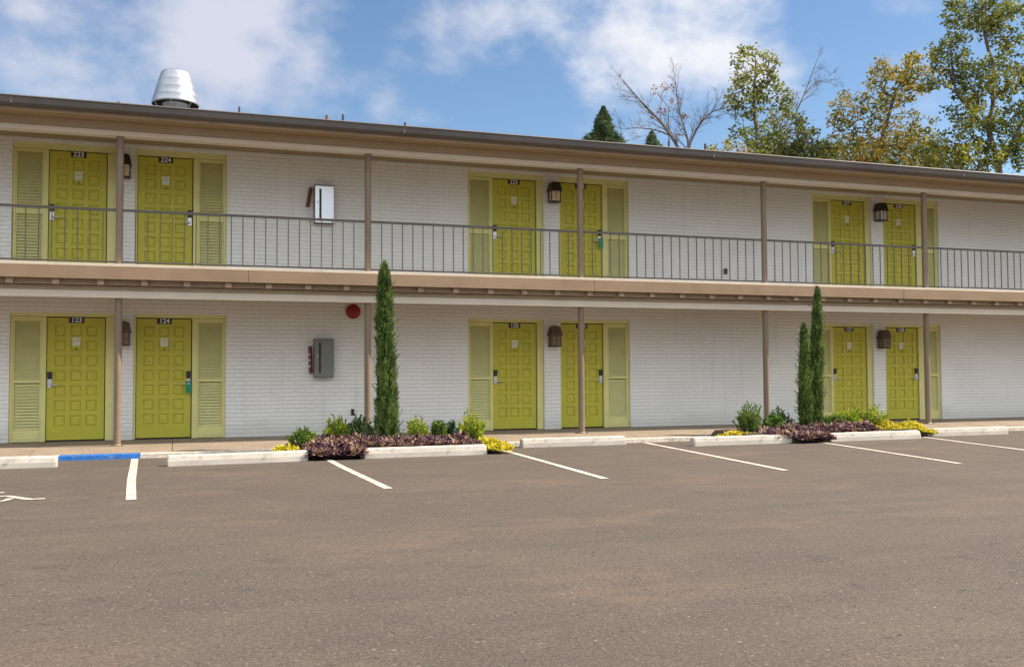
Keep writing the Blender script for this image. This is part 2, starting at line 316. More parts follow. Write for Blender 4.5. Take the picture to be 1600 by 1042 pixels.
def text_quads(mb, txt, size, cx, y, cz, mi, depth=.002):
    """flat lettering facing -y, centred at cx,cz"""
    cu = bpy.data.curves.new('t', 'FONT'); cu.body = txt; cu.size = size; cu.align_x = 'CENTER'; cu.align_y = 'CENTER'; cu.offset = size*.02; cu.resolution_u = 3
    o = bpy.data.objects.new('t', cu); COL.objects.link(o)
    me = o.to_mesh(); k = len(mb.v)
    for v in me.vertices: mb.v.append((cx+v.co.x, y-depth, cz+v.co.y))
    for p in me.polygons: mb.face(tuple(k+i for i in p.vertices), mi)
    o.to_mesh_clear(); bpy.data.objects.remove(o); bpy.data.curves.remove(cu)

GZ = -.13                     # asphalt level; walkway is 0
# ------------------------------------------------------------------ ground
mb = MB(); mb.quad((-600, -600, GZ), (600, -600, GZ), (600, 900, GZ), (-600, 900, GZ))
tag(mb.build('parking_lot', M['asphalt']), kind='structure')
XL, XR = -14, 40
CY = -2.40
KT = -.055                     # top of the low kerb
mb = MB()
x = XL
while x < XR:                    # concrete slabs with control joints
    # flat by the wall, falling gently towards the kerb
    mb.prism([(CY+.155, GZ), (CY+.155, KT), (-1.60, 0), (-.001, 0), (-.001, GZ)], 'x', x+.006, x+2.0-.006); x += 2.0
mb.prism([(CY+.155, GZ-.01), (CY+.155, KT-.012), (-1.60, -.012), (-.001, -.012), (-.001, GZ-.01)], 'x', XL, XR)
tag(mb.build('walkway', M['sidewalk']), kind='structure')
mb = MB()
def curb_seg(mb, a, b):
    mb.prism([(CY, GZ), (CY+.008, KT-.012), (CY+.022, KT+.001), (CY+.15, KT+.001), (CY+.15, GZ)], 'x', a, b)
x = XL
while x < -1.58-2.9: curb_seg(mb, x, x+2.9); x += 2.906
curb_seg(mb, x, -1.58); x = -.455
while x < XR: curb_seg(mb, x, x+3.0); x += 3.006
tag(mb.build('curb', M['curb']), kind='structure')
mb = MB(); curb_seg(mb, -1.576, -.459)
tag(mb.build('painted_curb', M['blue']), kind='structure')
def stripe(pts, w=.10):
    mb = MB(); z = GZ+.004
    for i in range(len(pts)-1):
        (x0, y0), (x1, y1) = pts[i], pts[i+1]
        mb.quad((x0-w/2, y0, z), (x1-w/2, y1, z), (x1+w/2, y1, z), (x0+w/2, y0, z))
    return tag(mb.build('parking_line', M['line']), kind='structure')
for p in ([(-.53, -2.45), (-.49, -4.2), (-.46, -5.6), (-.39, -7.54)], [(2.16, -3.5), (2.17, -5), (2.24, -7.56)], [(5.10, -2.75), (4.98, -5.2), (4.855, -7.54)],
          [(7.95, -2.5), (7.66, -5.2), (7.389, -7.51)], [(10.87, -3.45), (10.5, -5.5), (10.09, -7.62)], [(13.45, -3.2), (12.95, -5.2), (12.4, -7.6)],
          [(16.6, -2.6), (15.9, -5.2), (15.2, -7.6)], [(19.6, -2.6), (18.9, -5.2), (18.2, -7.6)], [(-3.3, -2.6), (-3.25, -5.2), (-3.2, -7.54)]):
    stripe(p)
# wheelchair marking
mb = MB(); z = GZ+.004
def stroke(pts, w):
    for i in range(len(pts)-1):
        a = Vector(pts[i]); b = Vector(pts[i+1]); d = (b-a).normalized(); n = Vector((-d.y, d.x))*w/2
        a2 = a-d*w*.15; b2 = b+d*w*.15; zz = z+i*.0004
        mb.quad((*(a2-n), zz), (*(b2-n), zz), (*(b2+n), zz), (*(a2+n), zz))
stroke([(-2.02, -6.05), (-2.0, -6.72), (-1.62, -6.75), (-1.36, -7.14), (-1.24, -7.12)], .09)
stroke([(-2.0, -6.38), (-1.72, -6.38)], .08)
stroke([(-1.98+.42*math.cos(a), -7.02+.42*math.sin(a)) for a in [R(t) for t in range(150, 361, 15)]], .075)
mb.v += [(-2.03+.10*math.cos(a), -5.86+.11*math.sin(a), z) for a in [R(t) for t in range(0, 360, 30)]]; mb.face(tuple(range(len(mb.v)-12, len(mb.v))))
tag(mb.build('wheelchair_marking', M['line']), kind='structure')

# ------------------------------------------------------------------ motel building
B = empty('motel_building', (0, 0, 0), 'two storey white brick motel block with brown posts, lime green doors and an upper walkway', 'building')
FL = 2.864; CW = -1.464; RE = -1.964       # upper floor, column plane, roof edge
pairs = [(-2.59, -.97, -.655, .89), (5.41, 7.0, 7.345, 8.89), (13.41, 15.0, 15.335, 16.91)]
opens = []
for a, b, c, d in pairs: opens += [(a, b), (c, d)]
mb = MB()
ZT = 5.30
def wall_front(z0, zh, z1):
    xs = [XL] + [v for o in opens for v in o] + [XR]
    for i in range(0, len(xs), 2): mb.box(xs[i], xs[i+1], 0, .22, z0, zh)
    mb.box(XL, XR, 0, .22, zh, z1)
wall_front(0, 2.184, 2.75); wall_front(2.75+.112, 5.092, ZT)
mb.box(XL, XR, .004, .22, 2.75, 2.862)
mb.box(XL, XR, 10.78, 11, 0, ZT); mb.box(XL, XL+.2, .22, 10.78, 0, ZT); mb.box(XR-.2, XR, .22, 10.78, 0, ZT)
mb.box(XL+.2, XR-.2, .22, 10.78, 2.7, 2.86)
mb.build('wall', M['brick'], B)
# roof: low gable
mb = MB(); SL = .165; RY = 4.5; rz = 5.31
def roofz(y): return rz + SL*(min(y, 2*RY-y) - RE)
mb.prism([(RE-.0, rz), (RY, roofz(RY)), (2*RY-RE, rz), (2*RY-RE, rz-.12), (RY, roofz(RY)-.12), (RE, rz-.0-.12)], 'x', XL-.3, XR+.3)
mb.build('roof', M['roof'], B)
mb = MB()
# gutter with a rolled lip, joints every 6 m
x = XL-.32
while x < XR+.32:
    e = min(x+6.0, XR+.32)
    mb.prism([(RE-.002, 5.185), (RE-.07, 5.178), (RE-.105, 5.215), (RE-.115, 5.30), (RE-.13, 5.315), (RE-.115, 5.332), (RE-.09, 5.322), (RE-.002, 5.335)], 'x', x+.002, e-.002); 
    mb.box(e-.02, e+.015, RE-.1165, RE-.005, 5.2, 5.3335)
    x += 6.0
mb.build('gutter', M['gutter'], B)
mb = MB(); mb.box(XL-.3, XR+.3, RE+.0, RE+.03, 5.135, 5.30); mb.build('roof_fascia', M['joist'], B)
mb = MB(); mb.box(XL, XR, RE+.03, -.001, 5.160, 5.185)
x = XL
while x < XR: mb.box(x+1.2, x+1.22, RE+.03, -.003, 5.157, 5.165); x += 2.44
mb.build('soffit', M['ceiling'], B)
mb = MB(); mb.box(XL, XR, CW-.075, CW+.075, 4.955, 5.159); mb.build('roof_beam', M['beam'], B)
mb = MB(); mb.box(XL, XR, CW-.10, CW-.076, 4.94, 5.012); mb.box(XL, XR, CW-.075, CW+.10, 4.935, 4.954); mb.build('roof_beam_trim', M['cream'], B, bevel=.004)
# upper walkway
DY = -1.77
mb = MB(); mb.box(XL, XR, DY-.012, -.001, 2.815, FL-.002); mb.build('balcony_deck', M['deck'], B, bevel=.006)
x = XL; mb = MB(); k = 0
for a, b in ((XL, -6.95), (-6.94, -1.0+2.16-.02-8+6.9), (1.06, 1.14), ):
    pass
edges = [XL, -5.2, 1.145, 7.3, 14.3, 21.5, 28.6, XR]
for a, b in zip(edges[:-1], edges[1:]): mb.box(a+.003, b-.003, DY-.03, DY+.012, 2.618, 2.822)
mb.build('fascia_board', M['fascia'], B, bevel=.004)
mb = MB(); mb.box(XL, XR, DY+.013, -.001, 2.745, 2.814); mb.build('deck_underside', M['ceiling'], B)
x = -3.0
while x < 22:
    mb = MB(); mb.box(x-.05, x+.05, DY+.03, DY+.1195, 2.537, 2.744); mb.box(x-.05, x+.05, DY+.1505, -.25, 2.537, 2.744); mb.build('joist', M['joist'], B); x += .64
mb = MB(); mb.box(XL, XR, DY+.12, DY+.15, 2.536, 2.744); mb.build('rim_board', M['joist'], B)
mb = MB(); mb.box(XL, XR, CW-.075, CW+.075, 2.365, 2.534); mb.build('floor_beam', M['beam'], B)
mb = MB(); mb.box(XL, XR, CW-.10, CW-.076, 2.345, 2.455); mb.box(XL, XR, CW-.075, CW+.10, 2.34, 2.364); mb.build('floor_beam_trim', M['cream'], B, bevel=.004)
# ceiling over lower walkway (flat panels inside the beam)
mb = MB(); mb.box(XL, XR, CW+.08, -.002, 2.47, 2.53); mb.build('lower_ceiling', M['ceiling'], B)
# columns
X0 = -.83
for k in range(-3, 9):
    cx = X0+4*k
    for z0, z1 in ((0.0, 2.339), (FL, 4.934)):
        mb = MB(); mb.tube([(cx, CW, z0+.008), (cx, CW, z1)], .057, 20)
        c = mb.build('column', M['column'], B)
        mb = MB(); mb.box(cx-.10, cx+.10, CW-.085, CW+.085, z0+.0005, z0+.012)
        for sx in (-1, 1):
            for sy in (-1, 1): mb.tube([(cx+sx*.08, CW+sy*.065, z0+.01), (cx+sx*.08, CW+sy*.065, z0+.028)], .009, 6)
        mb.tube([(cx, CW, z0+.01), (cx, CW, z0+.03)], [.075, .06], 20)
        mb.build('base_plate', M['column'], c)
# railing sections between columns
RZ = 3.757
for k in range(-2, 8):
    a = X0+4*k+.058; b = X0+4*(k+1)-.058
    inview = -4 < a < 19
    mb = MB(); mb.box(a, b, CW-.02, CW+.02, RZ-.022, RZ+.018); mb.box(a, b, CW-.013, CW+.013, FL+.052, FL+.075)
    n = 20; bals = []
    for j in range(1, n+1):
        bx = a + (b-a)*(j)/(n+1)
        bals.append(bx)
        if not inview: mb.box(bx-.0075, bx+.0075, CW-.0075, CW+.0075, FL+.076, RZ-.023)
    r = mb.build('railing', M['rail'], B)
    if inview:
        for bx in bals:
            q = MB(); q.box(bx-.0075, bx+.0075, CW-.0075, CW+.0075, FL+.076, RZ-.023); q.build('baluster', M['rail'], r)

# ---- doors and side windows
def door_leaf(mb, x0, x1, z0, z1, y):
    """3 x 7 recessed square panels with raised centres; front face at y"""
    w = x1-x0; pw = .178; gap = (w-.115*2-3*pw)/2
    xs = [x0+.115+i*(pw+gap) for i in range(3)]
    ph = .190; pitch = .2575; zs = [z0+.222+j*pitch for j in range(7)]
    gx = [x0] + [v for q in xs for v in (q, q+pw)] + [x1]; gz = [z0] + [v for q in zs for v in (q, q+ph)] + [z1]
    for i in range(len(gx)-1):
        for j in range(len(gz)-1):
            a, b, c, d = gx[i], gx[i+1], gz[j], gz[j+1]
            if i % 2 == 1 and j % 2 == 1:
                r = .021; s1 = .010; s2 = .034; yy = y+r; yt = y+.008
                rings = [(0, y), (.0015, yy-.002), (s1, yy), (s2, yt)]
                pts = []
                for e, yv in rings: pts.append([(a+e, yv, c+e), (b-e, yv, c+e), (b-e, yv, d-e), (a+e, yv, d-e)])
                for q in range(3):
                    for s in range(4): t2 = (s+1) % 4; mb.quad(pts[q][s], pts[q][t2], pts[q+1][t2], pts[q+1][s])
                mb.quad(*pts[3])
            else: mb.quad((a, y, c), (b, y, c), (b, y, d), (a, y, d))
    mb.box(x0, x1, y+.024, y+.045, z0, z1)
    for a, b in ((x0, x0+.0001), (x1-.0001, x1)): mb.quad((a, y, z0), (a, y+.02, z0), (a, y+.02, z1), (a, y, z1))
    mb.quad((x0, y, z0), (x1, y, z0), (x1, y+.02, z0), (x0, y+.02, z0)); mb.quad((x0, y, z1), (x0, y+.02, z1), (x1, y+.02, z1), (x1, y, z1))
def make_unit(a, b, zf, side, num, lower):
    """opening a..b; side = -1: window left of the door, 1: window right of it"""
    zt = zf+2.184 if lower else 5.092
    z0 = zf+.0 if lower else zf+.0
    head = zf+2.12
    if side < 0: wx0, wx1, lx0, lx1 = a+.05, a+.475, b-.145-.92+.0, b-.145
    else: wx0, wx1, lx0, lx1 = b-.475, b-.05, a+.045, a+.045+.92
    if side < 0: lx0, lx1 = b-.145-.92+.005, b-.14
    # frame
    mb = MB(); y0, y1 = .045, .14
    def fb(x0, x1, zz0, zz1, p=0): mb.box(x0, x1, y0-p, y1, zz0, zz1)
    fb(a+.001, b-.001, head+.004, zt-.001)                 # head
    if side < 0:
        fb(a+.001, wx0, z0, head); fb(wx1, lx0-.006, z0, head, .002); fb(lx1+.006, b-.001, z0, head)
    else:
        fb(a+.001, lx0-.006, z0, head); fb(lx1+.006, wx0, z0, head, .002); fb(wx1, b-.001, z0, head)
    f = mb.build('door_frame', M['frame'], B, bevel=.004)
    # side window: louvered panel in two fields
    top = zf+(2.045 if lower else 2.065); mid0, mid1 = (zf+.995, zf+1.05) if lower else (zf+1.0, zf+1.085)
    bot = zf+(.20 if lower else .17)
    mb = MB(); mb.box(wx0+.001, wx1-.001, .052, .13, top, head); mb.box(wx0+.001, wx1-.001, .052, .13, mid0, mid1); mb.box(wx0+.001, wx1-.001, .052, .13, z0+.004, bot)
    if lower: mb.box(wx0+.03, wx1-.03, .046, .0525, z0+.04, bot-.03)
    mb.box(wx0+.001, wx0+.022, .058, .13, bot, mid0); mb.box(wx1-.022, wx1-.001, .058, .13, bot, mid0); mb.box(wx0+.001, wx0+.022, .058, .13, mid1, top); mb.box(wx1-.022, wx1-.001, .058, .13, mid1, top)
    w = mb.build('side_window', M['frame'], B, bevel=.003)
    for (u, v) in ((bot, mid0), (mid1, top)):
        mb = MB(); z = u+.004; st = .052
        while z < v-.01:
            zt2 = min(z+.060, v-.002)
            mb.prism([(.070, z), (.076, z), (.110, zt2), (.104, zt2)], 'x', wx0+.023, wx1-.023); z += st
        mb.box(wx0+.023, wx1-.023, .112, .125, u, v)
        mb.build('louver', M['louver'], w)
    # door
    dz0 = zf+.025; mb = MB(); Y = .082
    door_leaf(mb, lx0+.003, lx1-.011, dz0, zf+2.106, Y)
    d = mb.build('door', M['leaf_green'], B)
    cx = (lx0+lx1)/2
    mb = MB(); mb.box(lx0-.0055, lx1+.0055, Y+.046, Y+.056, z0+.02, head+.0035); mb.build('door_gap_shade', M['darkmetal'], d)  # dark sheet added behind the leaf; stands for shade in the door gap
    mb = MB(); mb.box(lx0-.004, lx1+.004, .03, .15, z0+.001, z0+.018); mb.build('threshold', M['darkmetal' if lower else 'deck'], d)
    zc = zf+2.066
    mb = MB(); mb.prism([(cx-.122, zc-.05), (cx+.122, zc-.05), (cx+.122, zc+.05), (cx-.122, zc+.05)], 'y', Y-.006, Y-.0005, 0)
    text_quads(mb, num, .118, cx, Y-.006, zc, 1)
    mb.build('number_plate', [M['black'], M['white']], d)
    zn = zf+1.70; mb = MB(); mb.box(cx-.066, cx+.066, Y-.004, Y+.010, zn-.078, zn+.078, 0); mb.box(cx-.05, cx+.05, Y-.0055, Y-.0041, zn-.058, zn+.058, 1)
    mb.box(cx-.03, cx+.034, Y-.0068, Y-.0056, zn-.012, zn+.03, 2)
    mb.build('notice', [M['frame'], M['whitecab'], M['louver']], d)
    mb = MB(); mb.lathe([(.0, .012), (.011, .012), (.014, .004), (.014, 0)], (cx, Y, zf+1.575), 12, axis='y'); mb.build('peephole', M['black'], d)
    # lock: card reader on top, escutcheon, lever
    s = 1 if side < 0 else -1
    hx = lx0+.052 if side < 0 else lx1-.052
    mb = MB(); mb.box(hx-.038, hx+.038, Y-.034, Y-.0005, zf+1.105, zf+1.185); mb.box(hx-.034, hx+.034, Y-.026, Y-.0005, zf+1.06, zf+1.1045)
    lk = mb.build('card_reader', M['black'], d, bevel=.006)
    mb = MB(); mb.box(hx-.036, hx+.036, Y-.022, Y-.0005, zf+.905, zf+1.0595); mb.build('escutcheon', M['silver'], d, bevel=.008)
    mb = MB(); hz = zf+.965
    mb.tube([(hx, Y-.02, hz), (hx, Y-.062, hz)], .016, 12); mb.tube([(hx, Y-.058, hz), (hx+s*.03, Y-.062, hz), (hx+s*.085, Y-.058, hz-.004), (hx+s*.135, Y-.05, hz-.008)], [.014, .012, .0105, .009], 10)
    mb.build('handle', M['silver'], d)
    return hx, Y, hz, s
nums = [('123', '124'), ('125', '126'), ('127', '128')]
tags = []
for (a, b, c, d), (n1_, n2_) in zip(pairs, nums):
    for lower in (True, False):
        zf = 0 if lower else FL
        l1 = n1_ if lower else '2'+n1_[1:]; l2 = n2_ if lower else '2'+n2_[1:]
        make_unit(a, b, zf, -1, l1, lower); h = make_unit(c, d, zf, 1, l2, lower)
        if l2 in ('124', '226'): tags.append((h, l2))
for (hx, Y, hz, s), n in tags:
    mb = MB(); x0, x1 = hx-.04, hx+.05; y = Y-.075; yb = y+.0015
    ring = []; z1, z0 = hz+.03, hz-.165
    for i in range(16):
        a = 2*math.pi*i/16; ring.append((hx+.005+.021*math.cos(a), hz+.0+.021*math.sin(a)))
    out = []
    for i in range(16):
        a = 2*math.pi*i/16; c_, s_ = math.cos(a), math.sin(a); q = max(abs(c_), abs(s_)); out.append((hx+.005+.045*c_/q, hz+(.045 if s_ > 0 else .045)*s_/q))
    for i in range(16):
        j = (i+1) % 16
        for yy in (y, yb): mb.quad((ring[i][0], yy, ring[i][1]), (out[i][0], yy, out[i][1]), (out[j][0], yy, out[j][1]), (ring[j][0], yy, ring[j][1]))
    mb.box(hx-.04, hx+.05, y, yb, z0, hz-.0451)
    txt = 'lower floor door next to the left end' if n == '124' else 'upper floor door in the middle of the block'
    tag(mb.build('door_hanger', M['green_tag'], off=(hx, y, hz)), f'green card hanging on the handle of door {n}, {"ground floor" if n=="124" else "upstairs"}', 'door hanger')

# ------------------------------------------------------------------ wall lanterns
def make_lamp(x, z, hood, glass, label):
    root = empty('wall_lantern', (x, 0, z), label, 'wall lamp', 'lanterns between the doors'); root.scale = (.84, .84, .95)
    mb = MB(); mb.box(-.05, .05, -.02, -.001, -.10, .14); mb.box(-.03, .03, -.075, -.02, .05, .10); mb.build('wall_bracket', hood, root)
    mb = MB()                     # tapered hood: narrow top, wide bottom
    def frust(w0, w1, d0, d1, z0, z1, yc=-.155):
        k = len(mb.v)
        for w, dd, zz in ((w0, d0, z0), (w1, d1, z1)): mb.v += [(-w, yc-dd, zz), (w, yc-dd, zz), (w, yc+dd, zz), (-w, yc+dd, zz)]
        for q in ((0, 3, 2, 1), (4, 5, 6, 7), (0, 1, 5, 4), (1, 2, 6, 5), (2, 3, 7, 6), (3, 0, 4, 7)): mb.face(tuple(k+i for i in q))
    frust(.143, .105, .135, .10, .035, .20); frust(.105, .05, .10, .05, .2005, .225); frust(.147, .147, .139, .139, .020, .0345)
    mb.build('hood', hood, root)
    mb = MB()
    for sx in (-1, 1):
        for sy in (-1, 1): mb.box(sx*.112-.009, sx*.112+.009, -.155+sy*.10-.009, -.155+sy*.10+.009, -.189, .0195)
    mb.box(-.125, .125, -.27, -.04, -.215, -.19); mb.box(-.005, .005, -.262, -.256, -.189, .0195); mb.build('cage', hood, root)
    mb = MB(); mb.box(-.105, .105, -.25, -.06, -.188, .019); mb.build('glass', glass, root)
    return root
k_, gA, gP, br, gd = M['lampblack'], M['lampglass'], M['paleglass'], M['lampbrown'], M['dustglass']
make_lamp(-.83, FL+1.87, k_, gA, 'black wall lantern upstairs half hidden behind the leftmost brown post')
make_lamp(7.19, FL+1.865, k_, gA, 'black wall lantern with amber glass upstairs beside door 225')
make_lamp(15.17, FL+1.865, k_, gP, 'black wall lantern with pale glass upstairs between doors 227 and 228')
make_lamp(-.81, 1.83, br, gd, 'dull brown wall lantern downstairs behind the leftmost post')
make_lamp(7.18, 1.84, br, gd, 'dull brown wall lantern downstairs beside door 125')
make_lamp(15.19, 1.835, br, gd, 'dull brown wall lantern downstairs between doors 127 and 128')

# ------------------------------------------------------------------ fire cabinets, signs, bell, tap
def cabinet(z0, up, label):
    root = empty('fire_extinguisher_cabinet', (2.615, 0, z0), label, 'fire cabinet', 'fire extinguisher cabinets on the wall')
    bm_, dm = (M['grey'], M['panel']) if up else (M['grey'], M['grey'])
    mb = MB(); mb.box(-.18, .18, -.13, -.001, 0, .715)
    mb.build('box', bm_, root, bevel=.006)
    mb = MB(); t = .022; y0, y1 = -.145, -.1305
    # door panel with a tall slot
    s0, s1, sb, st = -.095, -.055, .09, .64
    mb.box(-.17, s0, y0, y1, .02, .695); mb.box(s1, .17, y0, y1, .02, .695); mb.box(s0, s1, y0, y1, .02, sb); mb.box(s0, s1, y0, y1, st, .695)
    if up: mb.box(.125, .13, y0-.004, y0-.0002, .03, .685)
    mb.build('cabinet_door', dm, root, bevel=.002)
    mb = MB(); mb.box(s0+.001, s1-.001, y0+.008, y1-.001, sb, st); mb.build('slot_pane', M['black'], root)
    if not up:
        mb = MB(); mb.tube([(-.075, -.1385, .12), (-.071, -.1385, .30), (-.08, -.1385, .44)], .006, 6); mb.build('extinguisher_edge', M['red'], root)
    mb = MB(); mb.tube([(s0-.025, y0-.001, .40), (s0-.025, y0-.016, .40)], .011, 10); mb.tube([(s0-.025, y0-.015, .42), (s0-.025, y0-.015, .36)], .006, 6); mb.build('latch', M['silver'], root)
    return root
cabinet(3.893, True, 'pale glossy fire extinguisher cabinet with a dark slot on the upper storey wall')
cabinet(1.055, False, 'dull grey fire extinguisher cabinet with a dark slot on the ground floor wall')
def vsign(x, z0, z1, tilt, m1, label):
    root = empty('fire_sign', (x, 0, (z0+z1)/2), label, 'fire sign', 'red projecting signs beside the cabinets')
    h = (z1-z0)/2
    mb = MB(); mb.prism([(-.035, -.002), (.0, -.11), (.035, -.002), (.031, -.0015), (0, -.10), (-.031, -.0015)], 'z', -h, h); mb.build('sign_panel', m1, root)
    mb = MB(); 
    for zz in (-h*.55, -h*.1, h*.35):
        mb.quad((-.0305, -.0200, zz), (-.0115, -.0790, zz), (-.0115, -.0790, zz+.03), (-.0305, -.0200, zz+.03))
    if tilt < 0: mb.build('white_mark', M['white'], root)
    root.rotation_euler = (0, tilt, 0)
    return root
vsign(2.353, 4.20, 4.56, .17, M['redworn'], 'dark red projecting sign, leaning, beside the upper cabinet')
vsign(2.385, 1.14, 1.63, -.03, M['redworn'], 'faded red projecting sign, upright, beside the grey lower cabinet')
root = empty('alarm_bell', (3.168, 0, 2.283), 'round red fire alarm bell high on the white wall beside the brown post', 'alarm bell')
mb = MB(); mb.lathe([(0, .03), (.06, .03), (.06, .001)], (0, 0, 0), 20, axis='y', smooth=False); mb.build('mount', M['darkmetal'], root)
mb = MB(); mb.lathe([(.13, .032), (.136, .038), (.136, .05), (.128, .062), (.10, .078), (.06, .088), (.02, .09), (0, .09)], (0, 0, 0), 36, axis='y'); mb.build('gong', M['red'], root)
mb = MB(); mb.lathe([(.022, .085), (.022, .098), (.012, .104), (0, .105)], (0, 0, 0), 16, axis='y'); mb.build('center_bolt', M['redworn'], root)
root = empty('wall_tap', (3.165, 0, .41), 'small dark wall tap low on the white wall near the planting bed', 'tap')
mb = MB(); mb.box(-.028, .028, -.012, -.001, -.06, .06); mb.build('back_plate', M['darkmetal'], root)
mb = MB(); mb.tube([(0, -.01, 0), (0, -.07, 0), (0, -.095, -.02), (0, -.098, -.06)], [.012, .012, .012, .015], 8); mb.build('spout', M['pipe'], root)
mb = MB(); mb.tube([(0, -.05, .0), (0, -.05, .045)], .006, 6); mb.tube([(0, -.05, .045), (0, -.05, .055)], .028, 10); mb.build('tap_wheel', M['pipe'], root)
root = empty('wall_outlet', (11.166, 0, 3.275), 'small grey weatherproof outlet on the upper storey wall', 'outlet')
mb = MB(); mb.box(-.04, .04, -.035, -.001, -.06, .06); mb.build('outlet_box', M['grey'], root, bevel=.005)
mb = MB(); mb.box(-.034, .034, -.042, -.0355, -.052, .052); mb.build('cover', M['darkmetal'], root, bevel=.003)

# ------------------------------------------------------------------ roof things
zb = roofz(4.0)
root = empty('roof_ventilator', (0, 4.0, zb), 'large galvanised cone shaped exhaust ventilator standing on the roof', 'roof vent')
mb = MB(); mb.lathe([(.25, -.1), (.25, .66), (.27, .67), (.27, .70), (.25, .705)], n=36); mb.build('stack', M['zinc'], root)
c0 = 6.985-zb
mb = MB(); mb.lathe([(.485, c0-.03), (.497, c0-.01), (.49, c0+.01), (.454, c0+.14), (.456, c0+.15), (.450, c0+.16), (.410, c0+.31), (.411, c0+.32), (.405, c0+.33), (.361, c0+.48), (.362, c0+.49), (.357, c0+.50), (.318, c0+.62), (.30, c0+.67), (.25, c0+.705), (.19, c0+.715), (.18, c0+.70), (.0, c0+.70)], n=48)
mb.build('cone_hood', M['zinc'], root)
mb = MB(); mb.lathe([(.484, c0-.029), (.44, c0+.12), (.40, c0+.2), (.0, c0+.22)], n=48); mb.build('hood_lining', M['darkmetal'], root)
for a in range(6):
    an = 2*math.pi*a/6+.3; c, s = math.cos(an), math.sin(an)
    mb = MB(); mb.tube([(.255*c, .255*s, .36), (.45*c, .45*s, c0+.02)], .014, 6); mb.build('brace', M['zinc'], root)
mb = MB(); mb.lathe([(.36, .0), (.36, .10), (.255, .2)], n=36); mb.build('flashing', M['zinc'], root)
for (x, zt, r, mm, lab) in [(-1.086, 6.67, .04, 'rust', 'stubby vent pipe barely showing over the roof edge, left of the cone ventilator'), (1.277, 6.77, .022, 'pipe', 'thin dark vent pipe on the roof just right of the cone ventilator'),
                        (3.12, 6.745, .035, 'rust', 'short rusty vent pipe on the roof, left one of the close pair'), (3.468, 6.79, .024, 'pipe', 'thin dark vent pipe on the roof, right one of the close pair'),
                        (4.855, 6.725, .024, 'pipe', 'small dark vent pipe alone on the roof above door 225'), (11.473, 6.79, .026, 'pipe', 'dark vent pipe on the roof in front of the small far conifer'), (12.494, 6.80, .03, 'pipe', 'dark vent pipe on the roof in front of the bare tree'),
                        (26.3, 6.78, .02, 'rust', 'thin rusty vent pipe on the roof in front of the leafy trees at right')]:
    zb = roofz(3.0); h = zt-zb
    root = empty('vent_pipe', (x, 3, zb), lab, 'vent pipe', 'vent pipes on the roof')
    mb = MB(); mb.tube([(0, 0, -.05), (0, 0, h)], r, 12); mb.build('pipe', M[mm], root)
    mb = MB(); mb.lathe([(r*3, .0), (r*2.4, .02), (r*1.2, .09), (r*1.05, .1)], n=14); mb.build('collar', M['pipe'], root)

# ------------------------------------------------------------------ wheel stops
def wheel_stop(x0, y0, x1, y1, label, h=.15, wb=.18, seed=0):
    """front bottom edge runs x0,y0 -> x1,y1"""
    Lx = math.hypot(x1-x0, y1-y0); ang = math.atan2(y1-y0, x1-x0); rr = random.Random(seed)
    mb = MB(); n = 14; k0 = 0
    prof = [(0, 0), (.006, h*.45), (.026, h*.86), (.045, h*.97), (.07, h), (wb-.07, h), (wb-.045, h*.97), (wb-.026, h*.86), (wb-.006, h*.45), (wb, 0)]
    P = len(prof)
    stations = [(.0, .93, .88), (.012, .98, .96), (.03, 1, 1)] + [(.03+(Lx-.06)*i/n, 1, 1) for i in range(1, n)] + [(Lx-.03, 1, 1), (Lx-.012, .98, .96), (Lx, .93, .88)]
    for (s, sy, sz) in stations:
        for (y, z) in prof:
            mb.v.append((s-Lx/2+rr.uniform(-.002, .002), wb/2+(y-wb/2)*sy+rr.uniform(-.002, .002), z*sz+(rr.uniform(-.003, .003) if z > 0 else 0)))
    for i in range(len(stations)-1):
        for j in range(P-1): a = i*P+j; mb.face((a, a+P, a+P+1, a+1), 0, False)
    mb.face(tuple(range(P))[::1]); e = (len(stations)-1)*P; mb.face(tuple(range(e, e+P))[::-1])
    root = empty('wheel_stop', ((x0+x1)/2, (y0+y1)/2, GZ), label, 'wheel stop', 'concrete wheel stops along the kerb')
    root.rotation_euler = (0, 0, ang)
    mb.build('concrete_bar', M['stop'], root)
    for sx in (-.62, .62):
        q = MB(); q.tube([(sx, wb/2, h-.004), (sx, wb/2, h+.004)], .014, 8); q.build('anchor_pin', M['rust'], root)
wheel_stop(-3.42, -3.40, -1.50, -3.44, 'long pale concrete wheel stop cut off by the left edge of the picture', seed=1)
wheel_stop(-.06, -3.93, 1.86, -3.80, 'pale concrete wheel stop touching the left end of the first planting bed', seed=2)
wheel_stop(2.69, -3.74, 4.60, -3.74, 'pale concrete wheel stop lying in front of the bed with the single cypress', seed=3)
wheel_stop(5.56, -2.70, 7.47, -2.72, 'pale concrete wheel stop under door 126, pushed close to the kerb', seed=4)
wheel_stop(8.36, -3.52, 10.31, -3.53, 'pale concrete wheel stop touching the left end of the bed with twin cypresses', seed=5)
wheel_stop(11.13, -3.52, 13.15, -3.50, 'pale concrete wheel stop in front of the yellow plants at the right bed', seed=6)
wheel_stop(13.66, -3.12, 15.60, -3.15, 'rightmost pale concrete wheel stop, just past the yellow plants', seed=7)

